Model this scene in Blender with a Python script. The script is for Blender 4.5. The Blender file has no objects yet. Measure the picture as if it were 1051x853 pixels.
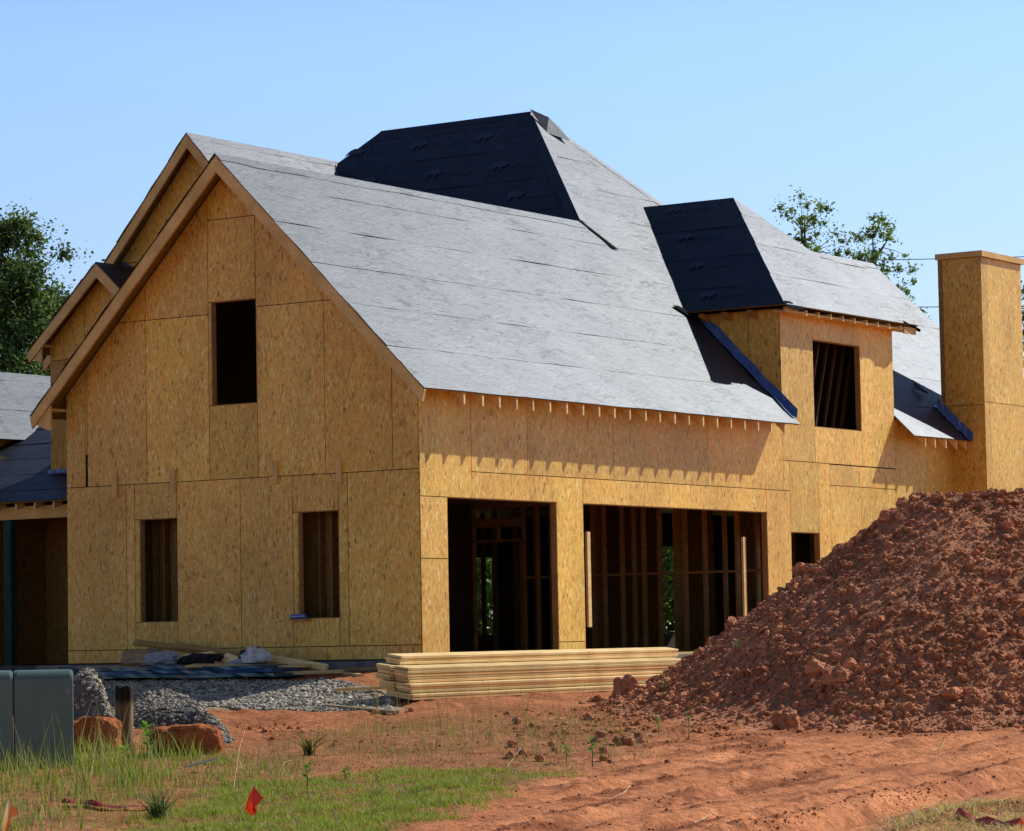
import bpy, math, random
import numpy as np
from mathutils import Vector, Matrix
SC = bpy.context.scene
COL = SC.collection
R = math.radians
rng = np.random.default_rng(7)

# ------------------------------------------------------------------ camera
F_PX = 3195.25
PITCH, ROLL, YAW = 0.0714, -0.0184, 0.5887
CAM = np.array([-36.163, -25.7477, 0.2696])
_fw = np.array([math.cos(PITCH)*math.cos(YAW), math.cos(PITCH)*math.sin(YAW), math.sin(PITCH)])
_r = np.array([math.sin(YAW), -math.cos(YAW), 0.0])
_u = np.cross(_r, _fw)
_r2 = _r*math.cos(ROLL)+_u*math.sin(ROLL)
_u2 = -_r*math.sin(ROLL)+_u*math.cos(ROLL)
HF = np.array([math.cos(YAW), math.sin(YAW), 0.0])     # level forward
RT = _r                                               # level right
cd = bpy.data.cameras.new('camera')
cd.sensor_width = 36
cd.lens = 36*F_PX/1051
cd.clip_start = 0.5
cd.clip_end = 4000
co = bpy.data.objects.new('camera', cd)
COL.objects.link(co)
co.matrix_world = Matrix(((_r2[0], _u2[0], -_fw[0], CAM[0]), (_r2[1], _u2[1], -_fw[1], CAM[1]),
                          (_r2[2], _u2[2], -_fw[2], CAM[2]), (0, 0, 0, 1)))
SC.camera = co

def ray(px, py):
    return _fw+(px-525.5)/F_PX*_r2-(py-426.5)/F_PX*_u2

def proj(P):
    d = np.asarray(P, float)-CAM
    z = d@_fw
    return 525.5+F_PX*(d@_r2)/z, 426.5-F_PX*(d@_u2)/z

def at_depth(px, py, d):
    k = ray(px, py)
    return CAM+k*(d/(k@HF))

# ------------------------------------------------------------------ noise
_perm = rng.permutation(256)
_perm = np.concatenate([_perm, _perm, _perm])
_grad = rng.normal(size=(256, 3))
_grad /= np.linalg.norm(_grad, axis=1)[:, None]

def perlin(P):
    P = np.asarray(P, float)
    i = np.floor(P).astype(int)
    f = P-i
    i &= 255
    u = f*f*f*(f*(f*6-15)+10)
    def g(a, b, c):
        h = _perm[_perm[_perm[(i[:, 0]+a) & 255]+((i[:, 1]+b) & 255)]+((i[:, 2]+c) & 255)]
        return (_grad[h]*(f-np.array([a, b, c]))).sum(1)
    x0 = g(0, 0, 0)*(1-u[:, 0])+g(1, 0, 0)*u[:, 0]
    x1 = g(0, 1, 0)*(1-u[:, 0])+g(1, 1, 0)*u[:, 0]
    x2 = g(0, 0, 1)*(1-u[:, 0])+g(1, 0, 1)*u[:, 0]
    x3 = g(0, 1, 1)*(1-u[:, 0])+g(1, 1, 1)*u[:, 0]
    y0 = x0*(1-u[:, 1])+x1*u[:, 1]
    y1 = x2*(1-u[:, 1])+x3*u[:, 1]
    return y0*(1-u[:, 2])+y1*u[:, 2]

def n2(x, y, s, z=0.0):
    x = np.atleast_1d(np.asarray(x, float)); y = np.atleast_1d(np.asarray(y, float))
    return perlin(np.stack([x/s+13.7, y/s+5.1, np.full_like(x, z+0.37)], 1))

def sstep(a, b, x):
    t = np.clip((np.asarray(x, float)-a)/(b-a), 0, 1)
    return t*t*(3-2*t)

# ------------------------------------------------------------------ objects
def link_mesh(name, V, F, mat, parent=None, tone=None, smooth=False, label=None):
    me = bpy.data.meshes.new(name)
    V = np.asarray(V, float)
    me.from_pydata(V if len(V) else [], [], F)
    if tone is not None:
        a = me.attributes.new('tone', 'FLOAT_COLOR', 'POINT')
        t = np.ones((len(V), 4), np.float32)
        t[:, :3] = tone
        a.data.foreach_set('color', t.ravel())
    for m in (mat if isinstance(mat, (list, tuple)) else [mat]):
        me.materials.append(m)
    if smooth:
        me.polygons.foreach_set('use_smooth', np.ones(len(me.polygons), bool))
    me.update()
    o = bpy.data.objects.new(name, me)
    COL.objects.link(o)
    if parent is not None:
        o.parent = parent
    if label:
        o['label'] = label
    return o

def tag(o, label=None, cat=None, group=None, kind=None):
    if label: o['label'] = label
    if cat: o['category'] = cat
    if group: o['group'] = group
    if kind: o['kind'] = kind
    return o

def empty(name, loc=(0, 0, 0), rz=0.0):
    o = bpy.data.objects.new(name, None)
    COL.objects.link(o)
    o.location = loc
    o.rotation_euler.z = rz
    o.empty_display_size = 0.2
    return o

class MB:
    def __init__(s):
        s.v = []; s.f = []; s.t = []; s.n = 0
    def add(s, V, F, tone=(1, 1, 1)):
        V = np.asarray(V, float).reshape(-1, 3)
        s.v.append(V)
        s.f += [tuple(int(i)+s.n for i in f) for f in F]
        tone = np.asarray(tone, float)
        s.t.append(np.broadcast_to(tone, (len(V), 3)))
        s.n += len(V)
    def box(s, x0, y0, z0, x1, y1, z1, tone=(1, 1, 1)):
        V = [(x, y, z) for z in (z0, z1) for y in (y0, y1) for x in (x0, x1)]
        s.add(V, BOXF, tone)
    def bar(s, a, b, w, h, tone=(1, 1, 1), up=(0, 0, 1)):
        a = np.asarray(a, float); b = np.asarray(b, float)
        d = b-a; d = d/np.linalg.norm(d)
        side = np.cross(d, up); side /= np.linalg.norm(side)
        q = np.cross(side, d)
        V = [p+side*w*sx+q*h*sz for p in (a, b) for sz in (-.5, .5) for sx in (-.5, .5)]
        s.add(V, [(0, 1, 3, 2), (4, 6, 7, 5), (0, 4, 5, 1), (2, 3, 7, 6), (0, 2, 6, 4), (1, 5, 7, 3)], tone)
    def prism(s, poly, off, tone=(1, 1, 1)):          # poly: 3D loop, off: extrusion vector
        P = np.asarray(poly, float)
        n = len(P)
        V = np.concatenate([P, P+np.asarray(off, float)])
        F = [tuple(range(n-1, -1, -1)), tuple(range(n, 2*n))]
        F += [(i, (i+1) % n, n+(i+1) % n, n+i) for i in range(n)]
        s.add(V, F, tone)
    def tube(s, pts, rad, k=8, tone=(1, 1, 1), cap=True):
        pts = np.asarray(pts, float)
        n = len(pts)
        rad = np.broadcast_to(np.asarray(rad, float), (n,))
        V = []
        for i in range(n):
            t = pts[min(i+1, n-1)]-pts[max(i-1, 0)]
            t = t/(np.linalg.norm(t)+1e-12)
            a = np.cross(t, (0.31, 0.2, 0.93) if abs(t[2]) < .9 else (1, 0, 0)); a /= np.linalg.norm(a)
            b = np.cross(t, a)
            for j in range(k):
                th = 2*math.pi*j/k
                V.append(pts[i]+rad[i]*(math.cos(th)*a+math.sin(th)*b))
        F = [(i*k+j, i*k+(j+1) % k, (i+1)*k+(j+1) % k, (i+1)*k+j) for i in range(n-1) for j in range(k)]
        if cap:
            F += [tuple(range(k-1, -1, -1)), tuple((n-1)*k+j for j in range(k))]
        s.add(V, F, tone)
    def build(s, name, mat, parent=None, smooth=False, label=None):
        V = np.concatenate(s.v) if s.v else np.zeros((0, 3))
        return link_mesh(name, V, s.f, mat, parent, np.concatenate(s.t) if s.t else None, smooth, label)
BOXF = [(0, 2, 3, 1), (4, 5, 7, 6), (0, 1, 5, 4), (2, 6, 7, 3), (0, 4, 6, 2), (1, 3, 7, 5)]

# blobs
def ico(sub):
    t = (1+5**.5)/2
    V = [(-1, t, 0), (1, t, 0), (-1, -t, 0), (1, -t, 0), (0, -1, t), (0, 1, t), (0, -1, -t), (0, 1, -t), (t, 0, -1), (t, 0, 1), (-t, 0, -1), (-t, 0, 1)]
    F = [(0, 11, 5), (0, 5, 1), (0, 1, 7), (0, 7, 10), (0, 10, 11), (1, 5, 9), (5, 11, 4), (11, 10, 2), (10, 7, 6), (7, 1, 8), (3, 9, 4), (3, 4, 2), (3, 2, 6), (3, 6, 8), (3, 8, 9), (4, 9, 5), (2, 4, 11), (6, 2, 10), (8, 6, 7), (9, 8, 1)]
    V = [np.array(v)/np.linalg.norm(v) for v in V]
    for _ in range(sub):
        c = {}; G = []
        def mid(a, b):
            k = (min(a, b), max(a, b))
            if k not in c:
                m = V[a]+V[b]; V.append(m/np.linalg.norm(m)); c[k] = len(V)-1
            return c[k]
        for a, b, d in F:
            x, y, z = mid(a, b), mid(b, d), mid(d, a)
            G += [(a, x, z), (b, y, x), (d, z, y), (x, y, z)]
        F = G
    return np.array(V), np.array(F)

def lumps(sub, count, amp, freq, seed, angular=0.0):
    out = []
    V0, F0 = ico(sub)
    rg = np.random.default_rng(seed)
    for k in range(count):
        V = V0.copy()
        if angular:                      # chop with random planes for a broken, faceted outline
            for _ in range(9):
                n = rg.normal(size=3); n /= np.linalg.norm(n)
                h = rg.uniform(1-angular, .97)
                d = V@n
                V = V-np.outer(np.maximum(d-h, 0), n)
        o = rg.uniform(0, 50, 3)
        V = V*(1+amp*perlin(V0*freq+o)+.5*amp*perlin(V0*freq*2.3+o))[:, None]
        V *= rg.uniform(.75, 1.15, 3)
        out.append((V, F0))
    return out

def rand_rot(n, rg):
    q = rg.normal(size=(n, 4)); q /= np.linalg.norm(q, axis=1)[:, None]
    w, x, y, z = q.T
    return np.stack([np.stack([1-2*(y*y+z*z), 2*(x*y-z*w), 2*(x*z+y*w)], 1),
                     np.stack([2*(x*y+z*w), 1-2*(x*x+z*z), 2*(y*z-x*w)], 1),
                     np.stack([2*(x*z-y*w), 2*(y*z+x*w), 1-2*(x*x+y*y)], 1)], 1)

def scatter(templates, pos, size, tone, rg, squash=.8):
    Vs, Fs, Ts = [], [], []
    n = 0
    which = rg.integers(0, len(templates), len(pos))
    for k, (V, F) in enumerate(templates):
        idx = np.where(which == k)[0]
        if not len(idx): continue
        M = rand_rot(len(idx), rg)
        W = np.einsum('nij,vj->nvi', M, V)
        W[:, :, 2] *= squash
        W = W*size[idx][:, None, None]+pos[idx][:, None, :]
        m = len(V)
        Vs.append(W.reshape(-1, 3))
        Fs.append((F[None]+(np.arange(len(idx))*m)[:, None, None]).reshape(-1, 3)+n)
        Ts.append(np.repeat(tone[idx], m, 0))
        n += m*len(idx)
    return np.concatenate(Vs), np.concatenate(Fs), np.concatenate(Ts)

# ------------------------------------------------------------------ materials
def mat(name, rough=.7, spec=.3):
    m = bpy.data.materials.new(name)
    m.use_nodes = True
    nt = m.node_tree
    b = nt.nodes['Principled BSDF']
    b.inputs['Roughness'].default_value = rough
    b.inputs['Specular IOR Level'].default_value = spec
    return m, nt, b

def N(nt, kind, **kw):
    n = nt.nodes.new(kind)
    for k, v in kw.items():
        if k in n.inputs: n.inputs[k].default_value = v
        else: setattr(n, k, v)
    return n

def coords(nt, scale=(1, 1, 1), rot=(0, 0, 0), kind='Object'):
    tc = N(nt, 'ShaderNodeTexCoord')
    mp = N(nt, 'ShaderNodeMapping')
    mp.inputs['Scale'].default_value = scale
    mp.inputs['Rotation'].default_value = rot
    nt.links.new(tc.outputs[kind], mp.inputs['Vector'])
    return mp.outputs['Vector']

def ramp(nt, fac, stops, interp='LINEAR'):
    r = N(nt, 'ShaderNodeValToRGB')
    r.color_ramp.interpolation = interp
    el = r.color_ramp.elements
    while len(el) < len(stops): el.new(.5)
    for e, (p, c) in zip(el, stops):
        e.position = p; e.color = (*c, 1)
    nt.links.new(fac, r.inputs['Fac'])
    return r.outputs['Color']

def mixc(nt, a, b, fac, mode='MIX'):
    m = N(nt, 'ShaderNodeMix', data_type='RGBA', blend_type=mode)
    for s, v in ((m.inputs[0], fac), (m.inputs[6], a), (m.inputs[7], b)):
        if hasattr(v, 'is_linked'): nt.links.new(v, s)
        else: s.default_value = v if not isinstance(v, tuple) else (*v, 1)
    return m.outputs[2]

def noise(nt, vec, scale, detail=4, rough=.55, dist=0.0):
    n = N(nt, 'ShaderNodeTexNoise', Scale=scale, Detail=detail, Roughness=rough, Distortion=dist)
    nt.links.new(vec, n.inputs['Vector'])
    return n.outputs['Fac']

def bump(nt, b, h, strength=.3, dist=.02):
    n = N(nt, 'ShaderNodeBump', Strength=strength, Distance=dist)
    nt.links.new(h, n.inputs['Height'])
    nt.links.new(n.outputs['Normal'], b.inputs['Normal'])
    return n

def tone_attr(nt):
    return N(nt, 'ShaderNodeAttribute', attribute_name='tone').outputs['Color']

def osb():
    m, nt, b = mat('oriented_strand_board', .52, .5)
    dist = noise(nt, coords(nt, (3, 3, 3)), 1.0, 2)
    def flakes(rot, sc):
        v = coords(nt, sc, rot)
        add = N(nt, 'ShaderNodeVectorMath', operation='ADD')
        nt.links.new(v, add.inputs[0]); 
        sc2 = N(nt, 'ShaderNodeVectorMath', operation='SCALE'); sc2.inputs['Scale'].default_value = 2.2
        cmb = N(nt, 'ShaderNodeCombineXYZ')
        nt.links.new(dist, cmb.inputs[0]); nt.links.new(dist, cmb.inputs[1])
        nt.links.new(cmb.outputs[0], sc2.inputs[0]); nt.links.new(sc2.outputs[0], add.inputs[1])
        w = N(nt, 'ShaderNodeTexVoronoi', Scale=1.0, Randomness=1.0)
        nt.links.new(add.outputs[0], w.inputs['Vector'])
        s = N(nt, 'ShaderNodeSeparateColor'); nt.links.new(w.outputs['Color'], s.inputs[0])
        return s.outputs[0], s.outputs[1]
    a, a2 = flakes((R(4), R(4), 0), (34, 34, 14))
    c, c2 = flakes((R(38), R(-35), R(10)), (36, 36, 12))
    d, d2 = flakes((R(-52), R(62), R(30)), (34, 34, 13))
    st = [(0, (.43, .205, .032)), (.035, (.60, .315, .050)), (.11, (.74, .42, .066)), (.35, (.82, .485, .080)), (.65, (.88, .545, .096)), (.87, (.92, .605, .122)), (.95, (.94, .685, .195)), (1, (.97, .79, .33))]
    ca, cb, cc = ramp(nt, a, st), ramp(nt, c, st), ramp(nt, d, st)
    gt = N(nt, 'ShaderNodeMath', operation='GREATER_THAN'); gt.inputs[1].default_value = .58
    nt.links.new(c2, gt.inputs[0])
    gt2 = N(nt, 'ShaderNodeMath', operation='GREATER_THAN'); gt2.inputs[1].default_value = .74
    nt.links.new(d2, gt2.inputs[0])
    x = mixc(nt, mixc(nt, ca, cb, gt.outputs[0]), cc, gt2.outputs[0])
    fine = noise(nt, coords(nt, (95, 95, 28)), 1.0, 3, .6)
    x = mixc(nt, x, ramp(nt, fine, [(.25, (.78, .75, .70)), (.5, (1, 1, 1)), (.8, (1.08, 1.08, 1.1))]), 1.0, 'MULTIPLY')
    fleck = noise(nt, coords(nt, (44, 44, 17), (R(10), R(-8), 0)), 1.0, 2, .5, .8)
    x = mixc(nt, x, ramp(nt, fleck, [(.0, (.45, .36, .25)), (.27, (.62, .54, .42)), (.36, (1, 1, 1))]), 1.0, 'MULTIPLY')
    big = noise(nt, coords(nt, (.9, .9, .5)), 1.0, 4)
    x = mixc(nt, x, ramp(nt, big, [(.3, (.80, .78, .74)), (.55, (1, 1, 1)), (.75, (1.12, 1.1, 1.06))]), 1.0, 'MULTIPLY')
    med = noise(nt, coords(nt, (5, 5, 3.2), (0, 0, R(15))), 1.0, 5, .65)
    x = mixc(nt, x, ramp(nt, med, [(.28, (.86, .93, .84)), (.5, (1, 1, 1)), (.74, (1.0, .87, .78))]), 1.0, 'MULTIPLY')
    x = mixc(nt, x, tone_attr(nt), 1.0, 'MULTIPLY')
    nt.links.new(x, b.inputs['Base Color'])
    bump(nt, b, c, .3, .004)
    return m

def felt():
    m, nt, b = mat('roofing_underlayment', .5, .72)
    v = coords(nt, (1, 1, 1))
    fl = noise(nt, coords(nt, (1, 1, 1.5), (0, 0, R(20))), 2.6, 6, .62, .6)
    c = ramp(nt, fl, [(.3, (.005, .007, .013)), (.5, (.011, .015, .026)), (.72, (.022, .027, .040))])  # mottled felt tone, contrast raised to stand in for crease shading
    c = mixc(nt, c, tone_attr(nt), 1.0, 'MULTIPLY')
    nt.links.new(c, b.inputs['Base Color'])
    # creases: stretched, distorted noise turned into thin ridges
    w = noise(nt, coords(nt, (1.0, 1.6, 1.6), (0, 0, R(35))), 4.5, 5, .6, 1.2)
    w2 = noise(nt, coords(nt, (.7, .7, .7)), 1.3, 3, .5, .3)
    w3 = noise(nt, coords(nt, (1, 1, 1)), 26, 3, .6)
    a = N(nt, 'ShaderNodeMath', operation='MULTIPLY_ADD'); a.inputs[1].default_value = .35
    nt.links.new(w, a.inputs[0]); nt.links.new(w2, a.inputs[2])
    a2 = N(nt, 'ShaderNodeMath', operation='MULTIPLY_ADD'); a2.inputs[1].default_value = .02
    nt.links.new(w3, a2.inputs[0]); nt.links.new(a.outputs[0], a2.inputs[2])
    bump(nt, b, a2.outputs[0], .24, .05)
    sc = noise(nt, coords(nt, (1.0, 3.4, 3.4), (R(8), R(6), R(42))), 2.6, 6, .68, 1.6)
    sc2 = noise(nt, coords(nt, (.6, .6, .6)), 1.7, 3)
    su = N(nt, 'ShaderNodeMath', operation='MULTIPLY_ADD'); su.inputs[1].default_value = .35
    nt.links.new(sc2, su.inputs[0]); nt.links.new(sc, su.inputs[2])
    nt.links.new(ramp(nt, su.outputs[0], [(.46, (.80,)*3), (.71, (.75,)*3), (.79, (.50,)*3), (.88, (.30,)*3)]), b.inputs['Specular IOR Level'])
    b.inputs['Specular Tint'].default_value = (.76, .87, 1.0, 1)
    rr = ramp(nt, fl, [(.3, (.47,)*3), (.7, (.54,)*3)])
    nt.links.new(rr, b.inputs['Roughness'])
    return m

def wood(name, c0, c1, c2, rough=.65, axis=0):
    m, nt, b = mat(name, rough, .25)
    sc = [18, 18, 18]; sc[axis] = .9
    g = noise(nt, coords(nt, tuple(sc)), 1.6, 5, .6, .6)
    g2 = noise(nt, coords(nt, (2, 2, 2)), 1.1, 3)
    c = ramp(nt, g, [(.3, c0), (.5, c1), (.72, c2)])
    c = mixc(nt, c, ramp(nt, g2, [(.3, (.8, .76, .7)), (.65, (1.05, 1.04, 1.02))]), 1.0, 'MULTIPLY')
    c = mixc(nt, c, tone_attr(nt), 1.0, 'MULTIPLY')
    nt.links.new(c, b.inputs['Base Color'])
    bump(nt, b, g, .2, .004)
    return m

def plain(name, c, rough=.6, spec=.3, var=.25, scale=6.0, metal=0.0, bmp=.1):
    m, nt, b = mat(name, rough, spec)
    n = noise(nt, coords(nt), scale, 5)
    lo = tuple(x*(1-var) for x in c); hi = tuple(min(1, x*(1+var)) for x in c)
    x = mixc(nt, ramp(nt, n, [(.3, lo), (.7, hi)]), tone_attr(nt), 1.0, 'MULTIPLY')
    nt.links.new(x, b.inputs['Base Color'])
    b.inputs['Metallic'].default_value = metal
    if bmp: bump(nt, b, n, bmp, .02)
    return m

def clay(name, base, hi):
    m, nt, b = mat(name, .92, .12)
    v = coords(nt)
    n1 = noise(nt, v, .8, 5, .6)
    n2_ = noise(nt, v, 9, 5, .65)
    n3 = noise(nt, v, 45, 4, .6)
    c = ramp(nt, n1, [(.3, base), (.7, hi)])
    c = mixc(nt, c, ramp(nt, n2_, [(.28, (.55, .52, .5)), (.5, (1, 1, 1)), (.75, (1.2, 1.17, 1.15))]), 1.0, 'MULTIPLY')
    grit = noise(nt, v, 22, 3, .7)
    c = mixc(nt, c, ramp(nt, grit, [(.30, (.5, .46, .43)), (.45, (1, 1, 1)), (.72, (1.15, 1.14, 1.14))]), 1.0, 'MULTIPLY')
    c = mixc(nt, c, tone_attr(nt), 1.0, 'MULTIPLY')
    nt.links.new(c, b.inputs['Base Color'])
    a = N(nt, 'ShaderNodeMath', operation='MULTIPLY_ADD'); a.inputs[1].default_value = .35
    nt.links.new(n3, a.inputs[0]); nt.links.new(n2_, a.inputs[2])
    bump(nt, b, a.outputs[0], 1.0, .045)
    return m

def leafmat(name, trans=.35, rough=.5):
    m, nt, b = mat(name, rough, .35)
    t = tone_attr(nt)
    nt.links.new(t, b.inputs['Base Color'])
    tr = N(nt, 'ShaderNodeBsdfTranslucent')
    nt.links.new(mixc(nt, t, (1.25, 1.35, .55), 1.0, 'MULTIPLY'), tr.inputs['Color'])
    mx = N(nt, 'ShaderNodeMixShader'); mx.inputs[0].default_value = trans
    nt.links.new(b.outputs[0], mx.inputs[1]); nt.links.new(tr.outputs[0], mx.inputs[2])
    nt.links.new(mx.outputs[0], nt.nodes['Material Output'].inputs['Surface'])
    return m

M_OSB = osb()
M_FELT = felt()
M_FRAME = wood('framing_lumber', (.33, .185, .065), (.43, .26, .10), (.50, .32, .14))
M_RAKE = wood('fascia_lumber', (.66, .42, .145), (.76, .52, .20), (.82, .59, .26))
M_PALE = wood('pale_lumber', (.62, .42, .175), (.74, .53, .245), (.82, .63, .34))
M_GREY = wood('weathered_wood', (.10, .075, .05), (.20, .15, .10), (.30, .24, .16), .85, 2)
M_DARK = plain('building_paper', (.035, .05, .042), .8, .2)
M_BACK = plain('sheathing_edge', (.055, .040, .022), .8, .2)
M_BLACK = plain('felt_underside', (.006, .007, .010), .9, .04)
M_CONC = plain('concrete', (.20, .19, .18), .85, .2, .3, 5)
M_FLASH = plain('blue_flashing_film', (.085, .17, .40), .25, .8, .25, 9, 0, .25)
M_LOGO = plain('felt_print', (.022, .032, .062), .5, .72, .3, 5)
M_CLAY = clay('red_clay', (.36, .130, .052), (.53, .205, .086))
M_PILE = clay('pile_clay', (.42, .172, .086), (.60, .262, .138))
M_STONE = plain('stone', (.75, .75, .75), .85, .2, .2, 20)
M_BOX = plain('green_cabinet_paint', (.095, .155, .135), .36, .55, .10, 3, 0, .02)
M_METAL = plain('dull_metal', (.25, .26, .26), .45, .5, .2, 12, .6)
M_LEAF = leafmat('leaves', .3)
M_GRASS = leafmat('grass_blades', .35, .55)
M_BARK = plain('bark', (.09, .07, .05), .9, .15, .4, 12, 0, .5)
M_FLAG = leafmat('flag_film', .3, .45)
M_TEAL = plain('blue_green_panel', (.016, .058, .085), .22, .6, .4, 5, 0, .25)
M_CLOTH = plain('cloth', (.7, .7, .7), .8, .2, .25, 8, 0, .4)
M_CARD = plain('cardboard', (.36, .24, .13), .85, .2, .2, 6)
M_WIRE = plain('cable', (.09, .09, .10), .6, .3, .1)

# ------------------------------------------------------------------ terrain
def to_dl(P):
    d = np.asarray(P)[..., :2]-CAM[:2]
    return d@HF[:2], d@RT[:2]

def from_dl(d, l):
    d = np.asarray(d, float); l = np.asarray(l, float)
    return CAM[0]+HF[0]*d+RT[0]*l, CAM[1]+HF[1]*d+RT[1]*l

def zbase(x, y):
    x = np.asarray(x, float); y = np.asarray(y, float)
    d = (x-CAM[0])*HF[0]+(y-CAM[1])*HF[1]
    p = np.interp(d, [-60, 0, 15, 24, 28, 34, 39, 41, 43, 5000], [-1.1, -1.35, -1.45, -1.36, -1.22, -.97, -.76, -.60, -.17, -.17])
    q = np.hypot(np.maximum(0, -x)*.75, np.maximum(0, -y)*1.3)
    h = np.interp(q, [0, .5, 1.0, 2.3, 3.3, 5.7, 9], [-.17, -.19, -.25, -.52, -.58, -.66, -.7])
    far = sstep(60, 140, d)
    return np.where(far > 0, np.minimum(h, p)*(1-far)-.2*far, np.minimum(h, p))

TRK = np.array([.52, -.85])      # rough direction of the wheel tracks, set below
def zfine(x, y):
    x = np.asarray(x, float).ravel(); y = np.asarray(y, float).ravel()
    d = (x-CAM[0])*HF[0]+(y-CAM[1])*HF[1]
    l = (x-CAM[0])*RT[0]+(y-CAM[1])*RT[1]
    near = sstep(18, 23, d)*(1-sstep(43, 48, d))*(1-sstep(10, 14, np.abs(l)))
    house = 1-sstep(.0, .6, np.hypot(np.maximum(0, -x), np.maximum(0, -y)))
    tr = sstep(-.6, 1.2, l-(d-31)*.18)*(1-sstep(34.5, 36.3, d))    # travelled strip at the lower right
    a = x*TRK[0]+y*TRK[1]; c = -x*TRK[1]+y*TRK[0]
    rough = .05*n2(x, y, 1.7)+.035*n2(x, y, .55, 3)+.022*n2(x, y, .2, 5)+.014*n2(x, y, .09, 9)
    cl = np.maximum(0, n2(x, y, .28, 21)-.12)*.11+np.maximum(0, n2(x, y, .12, 27)-.15)*.06
    ridge = lambda q: np.maximum(0, .32-np.abs(q))/.32
    ruts = .11*n2(a*.16, c, .42, 14)+.055*n2(a*.25, c, .17, 17)+.03*n2(a*.6, c, .07, 19)
    ruts = ruts-.05*ridge(n2(a*.3, c, .5, 23))**2*sstep(-.1, .3, n2(a*.4, c, 1.1, 24))+.03*np.maximum(0, n2(a*.5, c, .13, 25))*sstep(0, .3, n2(a*.3, c, .8, 26))
    tyre = 0
    for k_, (o_, w_, a_) in enumerate(((.75, .10, .05), (1.15, .08, .035), (2.05, .11, .055), (2.5, .08, .04), (3.3, .12, .05), (4.2, .10, .04))):
        cc_ = c-C_RUT-o_-.12*n2(a, np.full_like(a, k_*7.7), 3.1, 28)
        m_ = sstep(-.35, .1, n2(a*.5, np.full_like(a, k_*3.3), 1.1, 29))
        tyre = tyre+m_*a_*(-np.exp(-(cc_/w_)**2)+.8*np.exp(-((cc_-1.9*w_)/(.8*w_))**2)*(1+1.5*n2(x, y, .14, 30)))
    brk = sstep(.02, .3, n2(a*.25, c, .4, 63)+.5*n2(a*.5, c, .12, 64))
    ruts = ruts*.5+tyre*.75+brk*(.028*n2(x, y, .11, 35)+.02*np.maximum(0, n2(x, y, .06, 36))+.012)
    deep = -.12*np.exp(-((c-C_RUT)/.16)**2)+.07*np.exp(-((c-C_RUT-.36)/.17)**2)*(1+1.2*n2(x, y, .3, 31))
    clod = sstep(-.15, .25, n2(x, y, 1.6, 41))
    z = rough+cl*(1-.75*tr)*clod
    z = z*(1-.55*tr)+(ruts+deep)*tr
    return z*near*(1-.8*house)

_t0 = at_depth(640, 845, 25.7)[:2]; _t1 = at_depth(1051, 762, 34.0)[:2]
TRK = (_t1-_t0)/np.linalg.norm(_t1-_t0)
_k = at_depth(945, 822, 27.6)[:2]
C_RUT = -_k[0]*TRK[1]+_k[1]*TRK[0]

def zg(x, y):
    return zbase(x, y)+zfine(x, y).reshape(np.shape(x)) if np.shape(x) else float(zbase(x, y)+zfine(np.array([x]), np.array([y]))[0])

def gp(px, py, fine=True):
    k = ray(px, py)
    t = np.arange(8, 120, .02)
    P = CAM+t[:, None]*k
    i = int(np.argmax(P[:, 2] <= zbase(P[:, 0], P[:, 1])))
    p = P[i].copy()
    if fine: p[2] = zg(p[0], p[1])
    return p

# masks are functions of where the ground point lies
GRAV = np.array([(165, 733), (215, 726), (300, 730), (400, 731), (402, 716), (330, 698), (240, 698), (110, 700), (60, 720), (110, 745)], float)
def poly_sd(px, py, poly):
    px = np.asarray(px, float); py = np.asarray(py, float)
    ins = np.zeros(px.shape, bool); dist = np.full(px.shape, 1e9)
    for i in range(len(poly)):
        a = poly[i]; b = poly[(i+1) % len(poly)]
        cond = ((a[1] > py) != (b[1] > py)) & (px < (b[0]-a[0])*(py-a[1])/(b[1]-a[1]+1e-12)+a[0])
        ins ^= cond
        ab = b-a
        t = np.clip(((px-a[0])*ab[0]+(py-a[1])*ab[1])/(ab@ab), 0, 1)
        dist = np.minimum(dist, np.hypot(px-a[0]-t*ab[0], py-a[1]-t*ab[1]))
    return np.where(ins, dist, -dist)
def ground_poly(pts):
    return np.array([gp(a, b, False)[:2] for a, b in pts])
G_GRAV = ground_poly(GRAV)
G_LAWN = ground_poly([(170, 835), (230, 806), (330, 800), (420, 790), (540, 793), (572, 797), (520, 812), (420, 850), (330, 870), (200, 870), (120, 860)])
G_WILD = ground_poly([(-60, 870), (-60, 772), (40, 778), (120, 772), (175, 770), (250, 782), (320, 790), (260, 812), (150, 822), (90, 850)])
G_DRY = ground_poly([(150, 776), (250, 764), (380, 745), (470, 735), (600, 735), (690, 755), (640, 790), (540, 796), (420, 790), (300, 800)])
G_STRAW = ground_poly([(880, 870), (935, 832), (985, 826), (1060, 822), (1110, 870)])

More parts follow.
